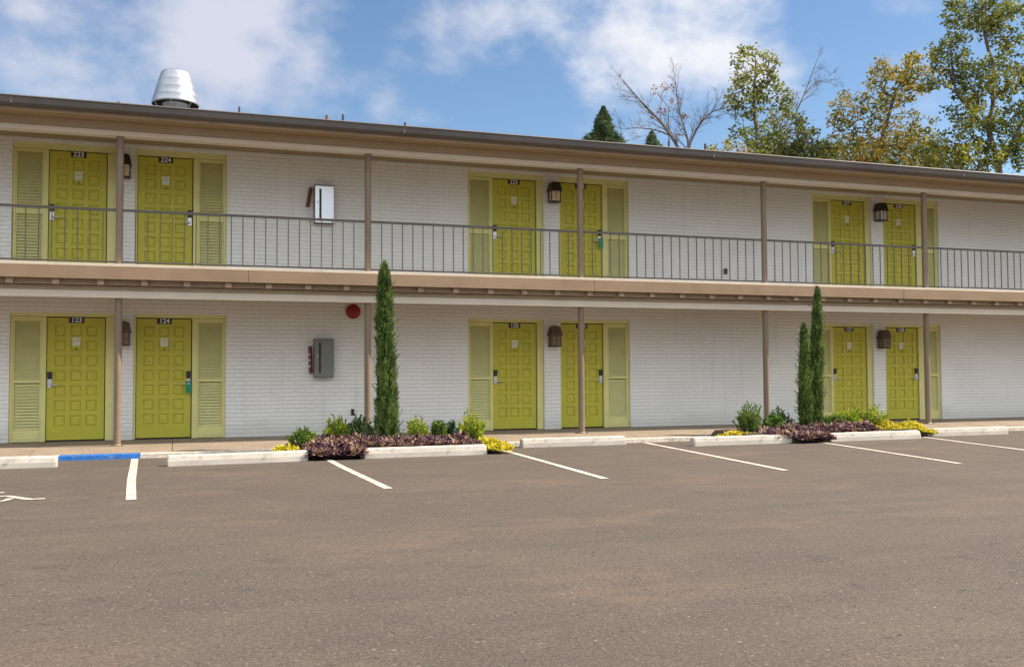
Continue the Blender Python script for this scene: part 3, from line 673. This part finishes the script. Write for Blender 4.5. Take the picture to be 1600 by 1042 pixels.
# ------------------------------------------------------------------ planting beds
def leaf(mb, p, d, up, ln, w, mi=0, fold=.25):
    """pointed leaf of four corners along d"""
    d = d.normalized(); s = d.cross(up)
    if s.length < 1e-4: s = d.orthogonal()
    s.normalize(); n = s.cross(d)
    a = p; b = p+d*ln*.45+s*w*.5-n*w*fold; c = p+d*ln; e = p+d*ln*.45-s*w*.5-n*w*fold
    k = len(mb.v); mb.v += [tuple(a), tuple(b), tuple(c), tuple(e)]; mb.face((k, k+1, k+2, k+3), mi)
def rdir(r, zlo=-1, zhi=1):
    z = r.uniform(zlo, zhi); a = r.uniform(0, 2*math.pi); q = math.sqrt(max(0, 1-z*z)); return Vector((q*math.cos(a), q*math.sin(a), z))
M['cyp'] = leafmat('cypress_foliage', [(.02, .045, .016), (.055, .105, .028), (.13, .20, .045), (.26, .34, .09)], .4, .3, 5, .7)
M['purple'] = leafmat('purple_foliage', [(.03, .012, .03), (.07, .028, .06), (.13, .06, .085), (.36, .23, .16), (.52, .40, .25)], .45, .2, 7, .64)
M['shrubg'] = leafmat('green_shrub_foliage', [(.03, .07, .015), (.08, .15, .02), (.17, .27, .03), (.30, .38, .04)], .3, .35, 5)
M['shruby'] = leafmat('yellow_green_shrub_foliage', [(.06, .12, .015), (.20, .28, .02), (.40, .46, .03), (.58, .55, .05)], .25, .4, 5)
M['shrubd'] = leafmat('dark_shrub_foliage', [(.015, .04, .015), (.035, .08, .02), (.07, .13, .03)], .3, .2, 5)
M['yellow'] = leafmat('yellow_ground_foliage', [(.30, .26, .02), (.58, .50, .03), (.70, .60, .05)], .25, .35, 6)
def bed(poly, name='planting_bed'):
    mb = MB(); k = len(poly); cx = sum(p[0] for p in poly)/k; cy = sum(p[1] for p in poly)/k
    mb.v = [(x, y, GZ+.006) for x, y in poly] + [(cx+(x-cx)*.93, cy+(y-cy)*.93, .03) for x, y in poly] + [(cx, cy, .07)]
    for i in range(k):
        j = (i+1) % k; mb.face((i, j, k+j, k+i)); mb.face((k+i, k+j, 2*k))
    tag(mb.build(name, M['soil']), kind='structure')
bed([(1.85, -3.45), (2.60, -3.62), (2.68, -3.5), (4.75, -3.52), (5.0, -2.5), (4.95, -1.75), (3.5, -1.62), (1.9, -1.75), (1.6, -2.3)])
bed([(9.4, -3.3), (10.36, -3.55), (11.05, -3.5), (11.1, -3.3), (13.3, -3.28), (14.2, -2.5), (14.1, -1.85), (11.9, -1.70), (9.6, -1.85), (9.2, -2.5)])
def carpet(name, spots, material, label, ln=.09, w=.035, dens=1, seed=1):
    r = random.Random(seed); mb = MB()
    for (x0, x1, y0, y1, h, n) in spots:
        for _ in range(int(n*dens)):
            x, y = r.uniform(x0, x1), r.uniform(y0, y1)
            ex = min((x-x0), (x1-x), .25)/.25; ey = min((y-y0), (y1-y), .25)/.25; hh = h*(.35+.65*math.sqrt(max(0, ex*ey)))
            bump = .75+.25*math.sin(x*9.1+y*3)*math.cos(y*8.3-x*2)
            c = Vector((x, y, GZ+.03+hh*bump*r.uniform(.45, 1)))
            for q in range(6):
                d = rdir(r, -.15, .95); leaf(mb, c, d, Vector((0, 0, 1)), ln*r.uniform(.7, 1.3), w*r.uniform(.8, 1.3))
    tag(mb.build(name, material), label, None, None, 'stuff')
carpet('purple_ground_plants', [(1.86, 2.70, -3.86, -3.0, .24, 760), (2.05, 3.3, -3.5, -2.6, .30, 800), (3.1, 4.62, -3.48, -2.75, .26, 1050)], M['purple'], 'low purple leafy plants spreading round the single cypress', seed=3)
carpet('purple_ground_plants', [(9.9, 11.1, -3.5, -2.8, .27, 700), (10.34, 11.05, -3.74, -3.1, .22, 480), (11.05, 12.5, -3.28, -2.6, .31, 1000)], M['purple'], 'low purple leafy plants spreading under the twin cypresses', seed=4)
carpet('yellow_ground_plants', [(4.62, 5.02, -3.75, -2.9, .20, 380), (4.5, 4.9, -3.4, -2.7, .28, 120), (1.45, 1.9, -3.5, -2.8, .18, 110)], M['yellow'], 'bright yellow creeping plants at the ends of the left bed', .07, .04, seed=5)
carpet('yellow_ground_plants', [(12.4, 13.8, -3.2, -2.45, .25, 950), (12.2, 13.0, -3.2, -2.6, .34, 420), (9.2, 9.95, -3.3, -2.7, .18, 180)], M['yellow'], 'bright yellow creeping plants at the ends of the right bed', .07, .04, seed=6)
def shrub(x, y, h, w, material, label, seed, up=.75):
    r = random.Random(seed); root = empty('shrub', (x, y, GZ+.08), label, 'shrub', 'small shrubs in the planting beds')
    st = MB(); lf = MB()
    for k in range(int(26+w*46)):
        a = r.uniform(0, 6.28); rr_ = w*.5*math.sqrt(r.random()); hh = h*(1-.45*(rr_/(w*.5))**2)*r.uniform(.7, 1.05)
        tip = Vector((math.cos(a)*rr_, math.sin(a)*rr_, hh)); base = Vector((tip.x*.25, tip.y*.25, 0)); midp = base.lerp(tip, .5)+Vector((tip.x*.15, tip.y*.15, 0))
        st.tube([base, midp, tip], [.006, .0045, .002], 4, cap=False)
        for q in range(17):
            t = .22+.78*q/16; p = base.lerp(midp, t*2) if t < .5 else midp.lerp(tip, t*2-1)
            d = rdir(r, -.1, 1); d.z += up; leaf(lf, p, d, Vector((r.uniform(-1, 1), r.uniform(-1, 1), .4)), r.uniform(.05, .085), r.uniform(.024, .036))
    st.build('stems', M['stem'], root); lf.build('foliage', material, root)
Gs, Ys, Ds = M['shrubg'], M['shruby'], M['shrubd']
for i, (x, y, h, w, mm, lab) in enumerate([
    (1.88, -2.9, .36, .42, Gs, 'low green shrub at the far left end of the left planting bed'),
    (2.42, -2.75, .50, .40, Ys, 'bright yellow green shrub left of the single cypress'),
    (2.62, -2.2, .42, .34, Ds, 'small dark shrub tucked behind the yellow green one left of the single cypress'),
    (3.02-.1, -2.05, .50, .52, Ds, 'dark green shrub against the wall left of the brown post and single cypress'),
    (3.78, -2.6, .48, .34, Ys, 'yellow tipped shrub just right of the single cypress'),
    (4.15, -2.55, .48, .24, Gs, 'slim green shrub, the middle one right of the single cypress'),
    (4.40, -2.35, .38, .26, Ds, 'small dark shrub behind the slim green one in the left bed'),
    (4.58, -2.95, .56, .44, Ys, 'bright lime shrub at the right end of the left planting bed'),
    (9.95, -2.75, .62, .56, Gs, 'tallest green shrub at the left end of the right planting bed'),
    (10.42, -2.8, .40, .36, Gs, 'green shrub at the foot of the post in the right bed'),
    (10.95, -2.2, .48, .50, Ds, 'dark green shrub between the post and the twin cypresses'),
    (11.80, -2.75, .40, .42, Gs, 'soft green shrub just right of the twin cypresses'),
    (12.25, -2.55, .46, .50, Ys, 'yellow green shrub in front of door 127'),
    (12.72, -2.75, .52, .56, Ys, 'widest yellow green shrub, rightmost in the right planting bed'),
    (12.5, -2.35, .48, .40, Gs, 'green shrub behind the two yellow green shrubs of the right bed')]):
    shrub(x, y, h*1.0, w*1.05, mm, lab, 40+i)
def cypress(x, y, h, prof, lean, label, seed, n=5200):
    """prof: (fraction of height, radius)"""
    r = random.Random(seed); root = empty('cypress_tree', (x, y, GZ+.08), label, 'cypress')
    mb = MB(); mb.tube([(0, 0, -.05), (lean*.3, 0, h*.4), (lean, 0, h*.93)], [.035, .02, .005], 8); mb.build('trunk', M['bark'], root)
    lf = MB(); K = 260
    def rad(t):
        for (a, ra), (b, rb) in zip(prof[:-1], prof[1:]):
            if a <= t <= b: return ra+(rb-ra)*(t-a)/(b-a)
        return 0
    # upright plumes, each a strand of fine sprays; gaps between plumes give the dark clefts
    for k in range(K):
        t0 = r.random()**.9*.90; a = r.uniform(0, 6.283); q = r.uniform(.55, 1.0); ln = r.uniform(.22, .48)
        for j in range(int(n/K)):
            u = j/(n/K); t = t0+u*ln/h
            if t > 1: break
            rr_ = rad(t)*.80*(q+.12*math.sin(k*3.1))*(1+.22*u) + .016*r.uniform(-1, 1); aa = a+.25*u+r.uniform(-.13, .13)
            p = Vector((math.cos(aa)*rr_+lean*t, math.sin(aa)*rr_, t*h))
            d = Vector((math.cos(aa)*.35, math.sin(aa)*.35, 1))+rdir(r)*.38
            for _ in range(2): leaf(lf, p+rdir(r)*.012, d+rdir(r)*.25, rdir(r), r.uniform(.05, .10), r.uniform(.009, .017))
    # inner mass keeps light from passing straight through
    for _ in range(1500):
        t = r.random()*.93; rr_ = rad(t)*r.uniform(.1, .65); aa = r.uniform(0, 6.283)
        leaf(lf, Vector((math.cos(aa)*rr_+lean*t, math.sin(aa)*rr_, t*h)), Vector((math.cos(aa)*.4, math.sin(aa)*.4, 1)), rdir(r), .12, .05)
    for _ in range(46):          # loose wispy leader
        t = r.uniform(.88, .99); q = (1-t)*.35
        leaf(lf, Vector((lean*t+r.uniform(-q, q)*1.2, r.uniform(-q, q), h*t)), Vector((r.uniform(-.25, .25), r.uniform(-.2, .2), 1)), rdir(r), r.uniform(.09, .15), .013)
    for _ in range(70):          # stray shoots that break the outline
        t = r.random()*.9; aa = r.uniform(0, 6.283); rr_ = rad(t)*.85; p = Vector((math.cos(aa)*rr_+lean*t, math.sin(aa)*rr_, t*h))
        dd = Vector((math.cos(aa)*.8, math.sin(aa)*.8, 1.1))
        for q in range(5): leaf(lf, p+dd*.022*q, dd+rdir(r)*.6, rdir(r), .07, .015)
    lf.build('crown', M['cyp'], root)
cypress(3.22, -2.9, 2.92, [(0, .17), (.06, .225), (.2, .20), (.35, .165), (.55, .145), (.75, .125), (.90, .10), (.96, .05), (1, .01)], -.06, 'tall narrow cypress standing alone in the left planting bed by the brown post', 11, 7800)
cypress(11.40, -2.7, 2.74, [(0, .11), (.08, .135), (.3, .13), (.5, .115), (.7, .09), (.85, .065), (.95, .035), (1, .01)], .10, 'taller of the twin cypresses in the right bed, its tip crossing the upper floor edge', 12, 6000)
cypress(11.13, -2.78, 2.03, [(0, .10), (.08, .125), (.3, .12), (.5, .10), (.7, .08), (.85, .055), (.95, .035), (1, .01)], .0, 'shorter of the twin cypresses in the right bed, left of its taller mate', 13, 4800)

# ------------------------------------------------------------------ trees behind the motel
def grow(base, pts, seed, bias=.55):
    """connect points to a growing skeleton; returns nodes, parents"""
    nodes = [Vector(base)]; par = [-1]; dist = [0.0]
    for p in sorted(pts, key=lambda p: (p-Vector(base)).length):
        best = min(range(len(nodes)), key=lambda i: (nodes[i]-p).length*1.0 + dist[i]*bias*.35 + (2.5 if nodes[i].z > p.z+.3 else 0))
        q = nodes[best]; seg = (p-q).length; n = max(1, int(seg/.55)); cur = best
        r = random.Random(seed+len(nodes))
        for k in range(1, n+1):
            v = q.lerp(p, k/n)
            if k < n: v = v+Vector((r.uniform(-1, 1), r.uniform(-1, 1), r.uniform(-.6, 1)))*.07*min(seg, 3)
            nodes.append(v); par.append(cur); dist.append(dist[cur]+(v-nodes[cur]).length); cur = len(nodes)-1
    return nodes, par
def tree_mesh(nodes, par, tip=.012, power=2.3, maxr=.3, mb=None):
    n = len(nodes); acc = [0.0]*n; kids = [[] for _ in range(n)]
    for i in range(1, n): kids[par[i]].append(i)
    for i in range(n-1, -1, -1):
        if not kids[i]: acc[i] = tip**power
        else: acc[i] = sum(acc[k] for k in kids[i])
    rad = [min(maxr, a**(1/power)) for a in acc]
    mb = mb or MB(); done = set()
    order = [0]+[i for i in range(1, n)]
    for s in range(n):
        for c in kids[s]:
            if c in done: continue
            mainc = max(kids[s], key=lambda k: rad[k])
            if s != 0 and c == mainc and s in done: continue
            path = [s, c]; done.add(c)
            while kids[path[-1]]:
                nx = max(kids[path[-1]], key=lambda k: rad[k]); done.add(nx); path.append(nx)
            rs = [rad[k] for k in path]; rs[0] = min(rad[s], rs[1]*1.15)
            mb.tube([nodes[k] for k in path], rs, 7 if rs[0] > .05 else 4, cap=False)
    return mb, kids, rad
def ell(r, c, s, n, shell=.35):
    out = []
    for _ in range(n):
        d = rdir(r); q = (shell+(1-shell)*r.random())**.8
        out.append(Vector((c[0]+d.x*s[0]*q, c[1]+d.y*s[1]*q, c[2]+d.z*s[2]*q)))
    return out
def tree(name, base, trunkpts, blobs, material, label, cat, seed, perleaf=26, lsize=.15, spread=.34, bark='bark', tip=.012, maxr=.25, mids=()):
    r = random.Random(seed)
    nodes, par = [Vector(base)], [-1]
    tips = []
    for (c, s, n) in blobs: tips += ell(r, c, s, int(n*(2.6 if not perleaf else 1.25)))
    for t in trunkpts: pass
    # trunk and limbs first (given polylines), then the tips join them
    cur = 0
    for pl in trunkpts if isinstance(trunkpts[0], list) else [trunkpts]:
        st = min(range(len(nodes)), key=lambda i: (nodes[i]-Vector(pl[0])).length); cur = st
        for p in pl:
            p = Vector(p); q = nodes[cur]; seg = (p-q).length; k = max(1, int(seg/.6))
            if seg < .05: continue
            for j in range(1, k+1):
                v = q.lerp(p, j/k)+(Vector((r.uniform(-1, 1), r.uniform(-1, 1), 0))*.05 if j < k else Vector((0, 0, 0)))
                nodes.append(v); par.append(cur); cur = len(nodes)-1
    allt = sorted(tips, key=lambda p: min((p-n).length for n in nodes[::3]))
    for p in allt:
        best = min(range(len(nodes)), key=lambda i: (nodes[i]-p).length + (1.2 if nodes[i].z > p.z+.2 else 0))
        q = nodes[best]; seg = (p-q).length; n = max(1, int(seg/.5)); cur = best
        for k in range(1, n+1):
            v = q.lerp(p, k/n)
            if k < n: v = v+Vector((r.uniform(-1, 1), r.uniform(-1, 1), r.uniform(-.3, 1)))*.06*min(seg, 2.5)
            nodes.append(v); par.append(cur); cur = len(nodes)-1
    b = Vector(base); root = empty(name, base, label, cat)
    loc = [n-b for n in nodes]
    mb, kids, rad = tree_mesh(loc, par, tip, 2.3, maxr)
    mb.build('trunk', M[bark], root)
    if perleaf:
        lf = MB()
        for i, nn_ in enumerate(loc):
            if rad[i] > tip*4.2: continue
            cnt = perleaf if not kids[i] else perleaf//3
            cl = r.uniform(.5, 1.3)
            for _ in range(int(cnt*cl*1.75)):
                p = nn_+rdir(r)*spread*r.random()**.6
                d = rdir(r, -1, .5); leaf(lf, p, d, rdir(r), lsize*r.uniform(.7, 1.25), lsize*r.uniform(.55, .85), fold=.12)
        lf.build('crown', material, root)
    return root
M['t_gold'] = leafmat('golden_green_tree_foliage', [(.06, .09, .02), (.14, .17, .025), (.29, .26, .035), (.45, .34, .04), (.44, .20, .05)], .3, .4, .7, .7)
M['t_green'] = leafmat('yellow_green_tree_foliage', [(.045, .075, .018), (.11, .145, .025), (.22, .24, .035), (.36, .32, .045)], .3, .4, .6, .7)
M['t_olive'] = leafmat('olive_tree_foliage', [(.045, .07, .02), (.09, .12, .03), (.16, .17, .035), (.27, .22, .04)], .3, .35, .6, .7)
M['t_dark'] = leafmat('dark_evergreen_foliage', [(.05, .085, .04), (.09, .14, .06), (.15, .20, .08)], .35, .3, 1.5)
M['t_red'] = leafmat('reddish_autumn_foliage', [(.18, .07, .05), (.35, .14, .08), (.42, .24, .14)], .3, .4, 1)
def conifer(base, h, w, label, seed, n=3600):
    r = random.Random(seed); root = empty('conifer_tree', base, label, 'conifer')
    mb = MB(); mb.tube([(0, 0, 0), (0, 0, h)], [.14, .01], 8)
    lf = MB()
    for k in range(n):
        zz = h-4.5*r.random()**1.1; a = r.uniform(0, 6.283); rr_ = min(2.6, (h-zz)*.46*w+.04)*r.uniform(.2, 1.0)*(.78+.22*math.sin(zz*6+a*2))
        p = Vector((math.cos(a)*rr_, math.sin(a)*rr_, zz-.12*rr_))
        sc = min(1, .28+.42*(h-zz))
        for _ in range(5):
            d = Vector((math.cos(a), math.sin(a), .25+.9*(1-sc)))+rdir(r)*.7; leaf(lf, p+rdir(r)*.07*sc, d, rdir(r), r.uniform(.16, .30)*sc, .06*sc)
    for k in range(40):
        a = r.uniform(0, 6.283); t = r.random(); zz = h*(.35+.6*t); rr_ = min(2.6, (h-zz)*.5*w)*.8; mb.tube([(0, 0, zz), (math.cos(a)*rr_, math.sin(a)*rr_, zz-.05)], [.025, .006], 4, cap=False)
    mb.build('trunk', M['bark'], root); lf.build('crown', M['t_dark'], root)
conifer((18.45, 22, GZ), 13.35, 1.3, 'small dark pointed conifer showing over the roof left of the bare tree', 21)
conifer((21.95, 24, GZ), 12.95, 1.6, 'smallest dark conifer top showing between the pointed conifer and the bare tree', 22, 2600)
# bare tree, reddish remnants
bt = [[(19.3, 16, 6), (19.25, 16, 9.2), (18.4, 16, 10.6), (17.3, 15.8, 11.6), (16.5, 15.7, 12.3)], [(19.25, 16, 9.2), (19.4, 16.1, 10.2), (19.0, 16.3, 11.7), (19.0, 16.4, 13.2)],
      [(19.4, 16.1, 10.2), (20.1, 16, 11.4), (20.8, 16, 11.9)], [(18.4, 16, 10.6), (17.2, 16.2, 10.55), (16.5, 16.2, 10.5)]]
def bare(name, base, limbs, label, seed, r0=.12, lvl=3, leaves=None):
    r = random.Random(seed); b = Vector(base); root = empty(name, base, label, 'tree'); mb = MB()
    def shoot(p, d, ln, rad, level):
        n = 5; pts = [p]; dd = d.normalized(); bend = rdir(r)*.10
        for i in range(n):
            dd = (dd + bend + Vector((0, 0, .05)) + rdir(r)*.09).normalized(); pts.append(pts[-1]+dd*ln/n)
        mb.tube(pts, [rad*(1-.75*i/n) for i in range(n+1)], 5 if rad > .02 else 3, cap=False)
        if level > 0:
            for k in range(r.choice((3, 4, 5))):
                i = r.randint(1, n-1); q = (pts[i+1]-pts[i]).normalized(); side = q.cross(rdir(r)).normalized()
                shoot(pts[i], q+side*r.uniform(.45, .95), ln*r.uniform(.4, .65), max(.006, rad*.5*(1-.5*i/n)), level-1)
    for limb, ra, rb, k in limbs:
        pts = [Vector(p)-b for p in limb]; sm = []
        for i in range(len(pts)-1):
            p0 = pts[max(0, i-1)]; p1 = pts[i]; p2 = pts[i+1]; p3 = pts[min(len(pts)-1, i+2)]
            for j in range(6):
                t = j/6; sm.append(.5*((2*p1)+(p2-p0)*t+(2*p0-5*p1+4*p2-p3)*t*t+(3*p1-p0-3*p2+p3)*t**3))
        sm.append(pts[-1]); n = len(sm)-1
        mb.tube(sm, [ra+(rb-ra)*i/n for i in range(n+1)], 8, cap=False)
        for q in range(k):
            i = int(n*(.25+.73*q/k)); d = (sm[min(n, i+1)]-sm[max(0, i-1)]).normalized(); side = d.cross(rdir(r)).normalized(); side.y *= .6
            shoot(sm[i], d+side*r.uniform(.5, 1.0), r.uniform(.8, 1.5)*(1-.35*i/n), (ra+(rb-ra)*i/n)*.5, lvl-1)
        shoot(sm[-1], sm[-1]-sm[-2], .6, rb, 2)
    mb.build('branches', M['bark_pale'], root)
bare('bare_tree', (19.3, 16, GZ), [([(19.3, 16, GZ), (19.3, 16, 5), (19.3, 16, 9.4)], .15, .10, 0),
     ([(19.3, 16, 9.3), (18.9, 16, 10.1), (18.2, 16, 11.0), (17.3, 15.9, 11.7), (16.5, 15.8, 12.4)], .075, .02, 13),
     ([(18.6, 16, 10.5), (18.0, 16.1, 10.7), (17.2, 16.2, 10.75), (16.7, 16.2, 10.65)], .035, .010, 5),
     ([(19.3, 16, 9.4), (19.45, 16.1, 10.3), (19.2, 16.3, 11.6), (19.05, 16.4, 13.0)], .06, .014, 12),
     ([(19.45, 16.1, 10.1), (19.9, 16, 11.0), (20.5, 16, 11.6), (21.1, 16, 11.8)], .055, .014, 10)], 'nearly leafless tree with thin grey brown twigs rising over the roof', 31)
tree('autumn_sapling', (19.1, 17.2, GZ), [[(19.1, 17.2, 8), (19.2, 17.2, 12.0)]], [((18.9, 17.2, 12.2), (.75, .6, .9), 12), ((19.6, 17.2, 11.6), (.6, .6, .8), 7)], M['t_red'], 'thin young tree with a few pinkish red leaves tangled with the bare tree', 'tree', 32, perleaf=5, lsize=.13, spread=.2, bark='bark_pale', tip=.007, maxr=.07)
tree('low_tree', (20.7, 14, GZ), [[(20.7, 14, 8.6)]], [((20.3, 14, 9.45), (1.1, .8, .55), 26)], M['t_gold'], 'low yellow brown tree top just clearing the roof right of the bare tree', 'tree', 33, perleaf=14, lsize=.12, spread=.22, tip=.008, maxr=.1)
tree('green_tree', (22.6, 16, GZ), [[(22.6, 16, 6), (22.6, 16, 10), (22.5, 16, 12), (22.6, 16, 13.9)]],
     [((22.5, 16, 13.6), (1.05, .9, 1.0), 50), ((22.0, 16, 12.2), (.9, .8, .9), 44), ((23.2, 16, 12.6), (.8, .8, .8), 34), ((22.4, 16, 10.6), (1.0, .9, .9), 36), ((23.9, 16, 12.2), (.4, .4, .3), 5)],
     M['t_green'], 'slender yellow green tree with open leafy crown right of the bare tree', 'tree', 34, perleaf=14, lsize=.15, spread=.27)
tree('bushy_tree', (26.2, 19, GZ), [[(26.2, 19, 8), (26.1, 19, 11)]], [((26.2, 19, 11.6), (1.3, 1.2, 1.7), 95), ((25.2, 19, 10.7), (1.2, 1, 1.2), 50), ((27.4, 19, 10.8), (1.2, 1, 1.2), 50)], M['t_olive'], 'rounded olive green bushy tree behind the leafless forked branches', 'tree', 35, perleaf=22, lsize=.15, spread=.32)
bare('forked_bare_tree', (27.0, 20.5, GZ), [([(27.0, 20.5, GZ), (27.0, 20.5, 8), (26.9, 20.5, 11.0)], .13, .09, 0),
     ([(26.9, 20.5, 10.9), (27.3, 20.5, 12.4), (28.2, 20.5, 14.2), (28.9, 20.4, 15.9)], .06, .014, 10),
     ([(26.9, 20.5, 11.0), (26.7, 20.5, 12.0), (27.2, 20.5, 13.3), (27.6, 20.5, 14.0)], .04, .012, 6),
     ([(28.2, 20.5, 14.2), (28.9, 20.5, 14.9), (29.8, 20.5, 15.1)], .028, .010, 4)], 'leafless forked branches sticking up between the two yellow green trees', 36)
tree('golden_tree', (30.6, 18, GZ), [[(30.6, 18, 7), (30.2, 18, 10.5), (30.9, 18, 12.6), (31.4, 18, 14.0), (32.3, 18, 15.2)], [(30.9, 18, 12.6), (29.6, 18, 12.6), (28.8, 18, 13.2)]],
     [((31.3, 18, 14.3), (1.5, 1.2, 1.2), 64), ((32.8, 18, 14.9), (1.1, 1.0, 1.2), 50), ((29.2, 18, 12.8), (1.5, 1.1, 1.0), 56), ((31.6, 18, 12.1), (1.9, 1.3, 1.1), 70), ((29.2, 18, 11.0), (2.0, 1.3, 1.1), 80), ((32.5, 18, 10.9), (2.0, 1.3, 1.1), 66), ((30.6, 18, 15.0), (.5, .5, .6), 8)],
     M['t_gold'], 'wide golden green tree with airy crown in the middle of the right tree group', 'tree', 37, perleaf=15, lsize=.16, spread=.30, maxr=.2)
tree('backdrop_tree', (35.5, 24, GZ), [[(35.5, 24, 8), (35.5, 24, 11)]], [((33.2, 24, 12.3), (2.2, 1.5, 1.1), 80), ((31.0, 24, 12.0), (2.0, 1.5, 1.0), 60), ((28.4, 24, 11.6), (1.8, 1.4, .9), 50), ((36.6, 24, 12.5), (2.4, 1.5, 1.3), 90), ((39.6, 24, 12.4), (2.0, 1.5, 1.3), 60)], M['t_olive'], 'low dense olive tree closing the gap between golden tree and largest tree', 'tree', 38, perleaf=22, lsize=.17, spread=.38)
tree('large_tree', (34.6, 15, GZ), [[(34.6, 15, 7), (34.3, 15, 10.0), (33.8, 15, 11.6), (32.0, 15, 13.2), (30.4, 15, 13.8)], [(33.8, 15, 11.6), (34.2, 15, 14), (33.6, 15, 16.6), (33.6, 15, 17.4)], [(34.3, 15, 10.0), (36.0, 15, 12.5), (36.6, 15, 15)], [(32.0, 15, 13.2), (31.8, 15, 15.0)]],
     [((33.2, 15, 10.6), (1.4, 1.2, .9), 60), ((35.9, 15, 11.2), (1.2, 1.2, 1.2), 60), ((33.4, 15, 16.9), (1.6, 1.3, 1.0), 90), ((35.4, 15, 16.4), (1.7, 1.3, 1.3), 80), ((31.7, 15, 14.9), (.85, .9, .95), 44), ((33.4, 15, 13.9), (1.7, 1.3, 1.3), 86), ((35.6, 15, 13.4), (1.5, 1.3, 1.5), 70), ((32.7, 15, 12.1), (1.5, 1.2, .9), 56), ((34.7, 15, 11.4), (1.3, 1.2, .9), 44), ((31.6, 15, 10.6), (1.3, 1.2, .8), 44), ((30.9, 15, 13.5), (.6, .5, .35), 9), ((37.3, 15, 15), (1.4, 1.3, 2), 50)],
     M['t_green'], 'largest tree at the right edge with thick leaning trunk and spreading limbs', 'tree', 39, perleaf=17, lsize=.16, spread=.30, maxr=.27)
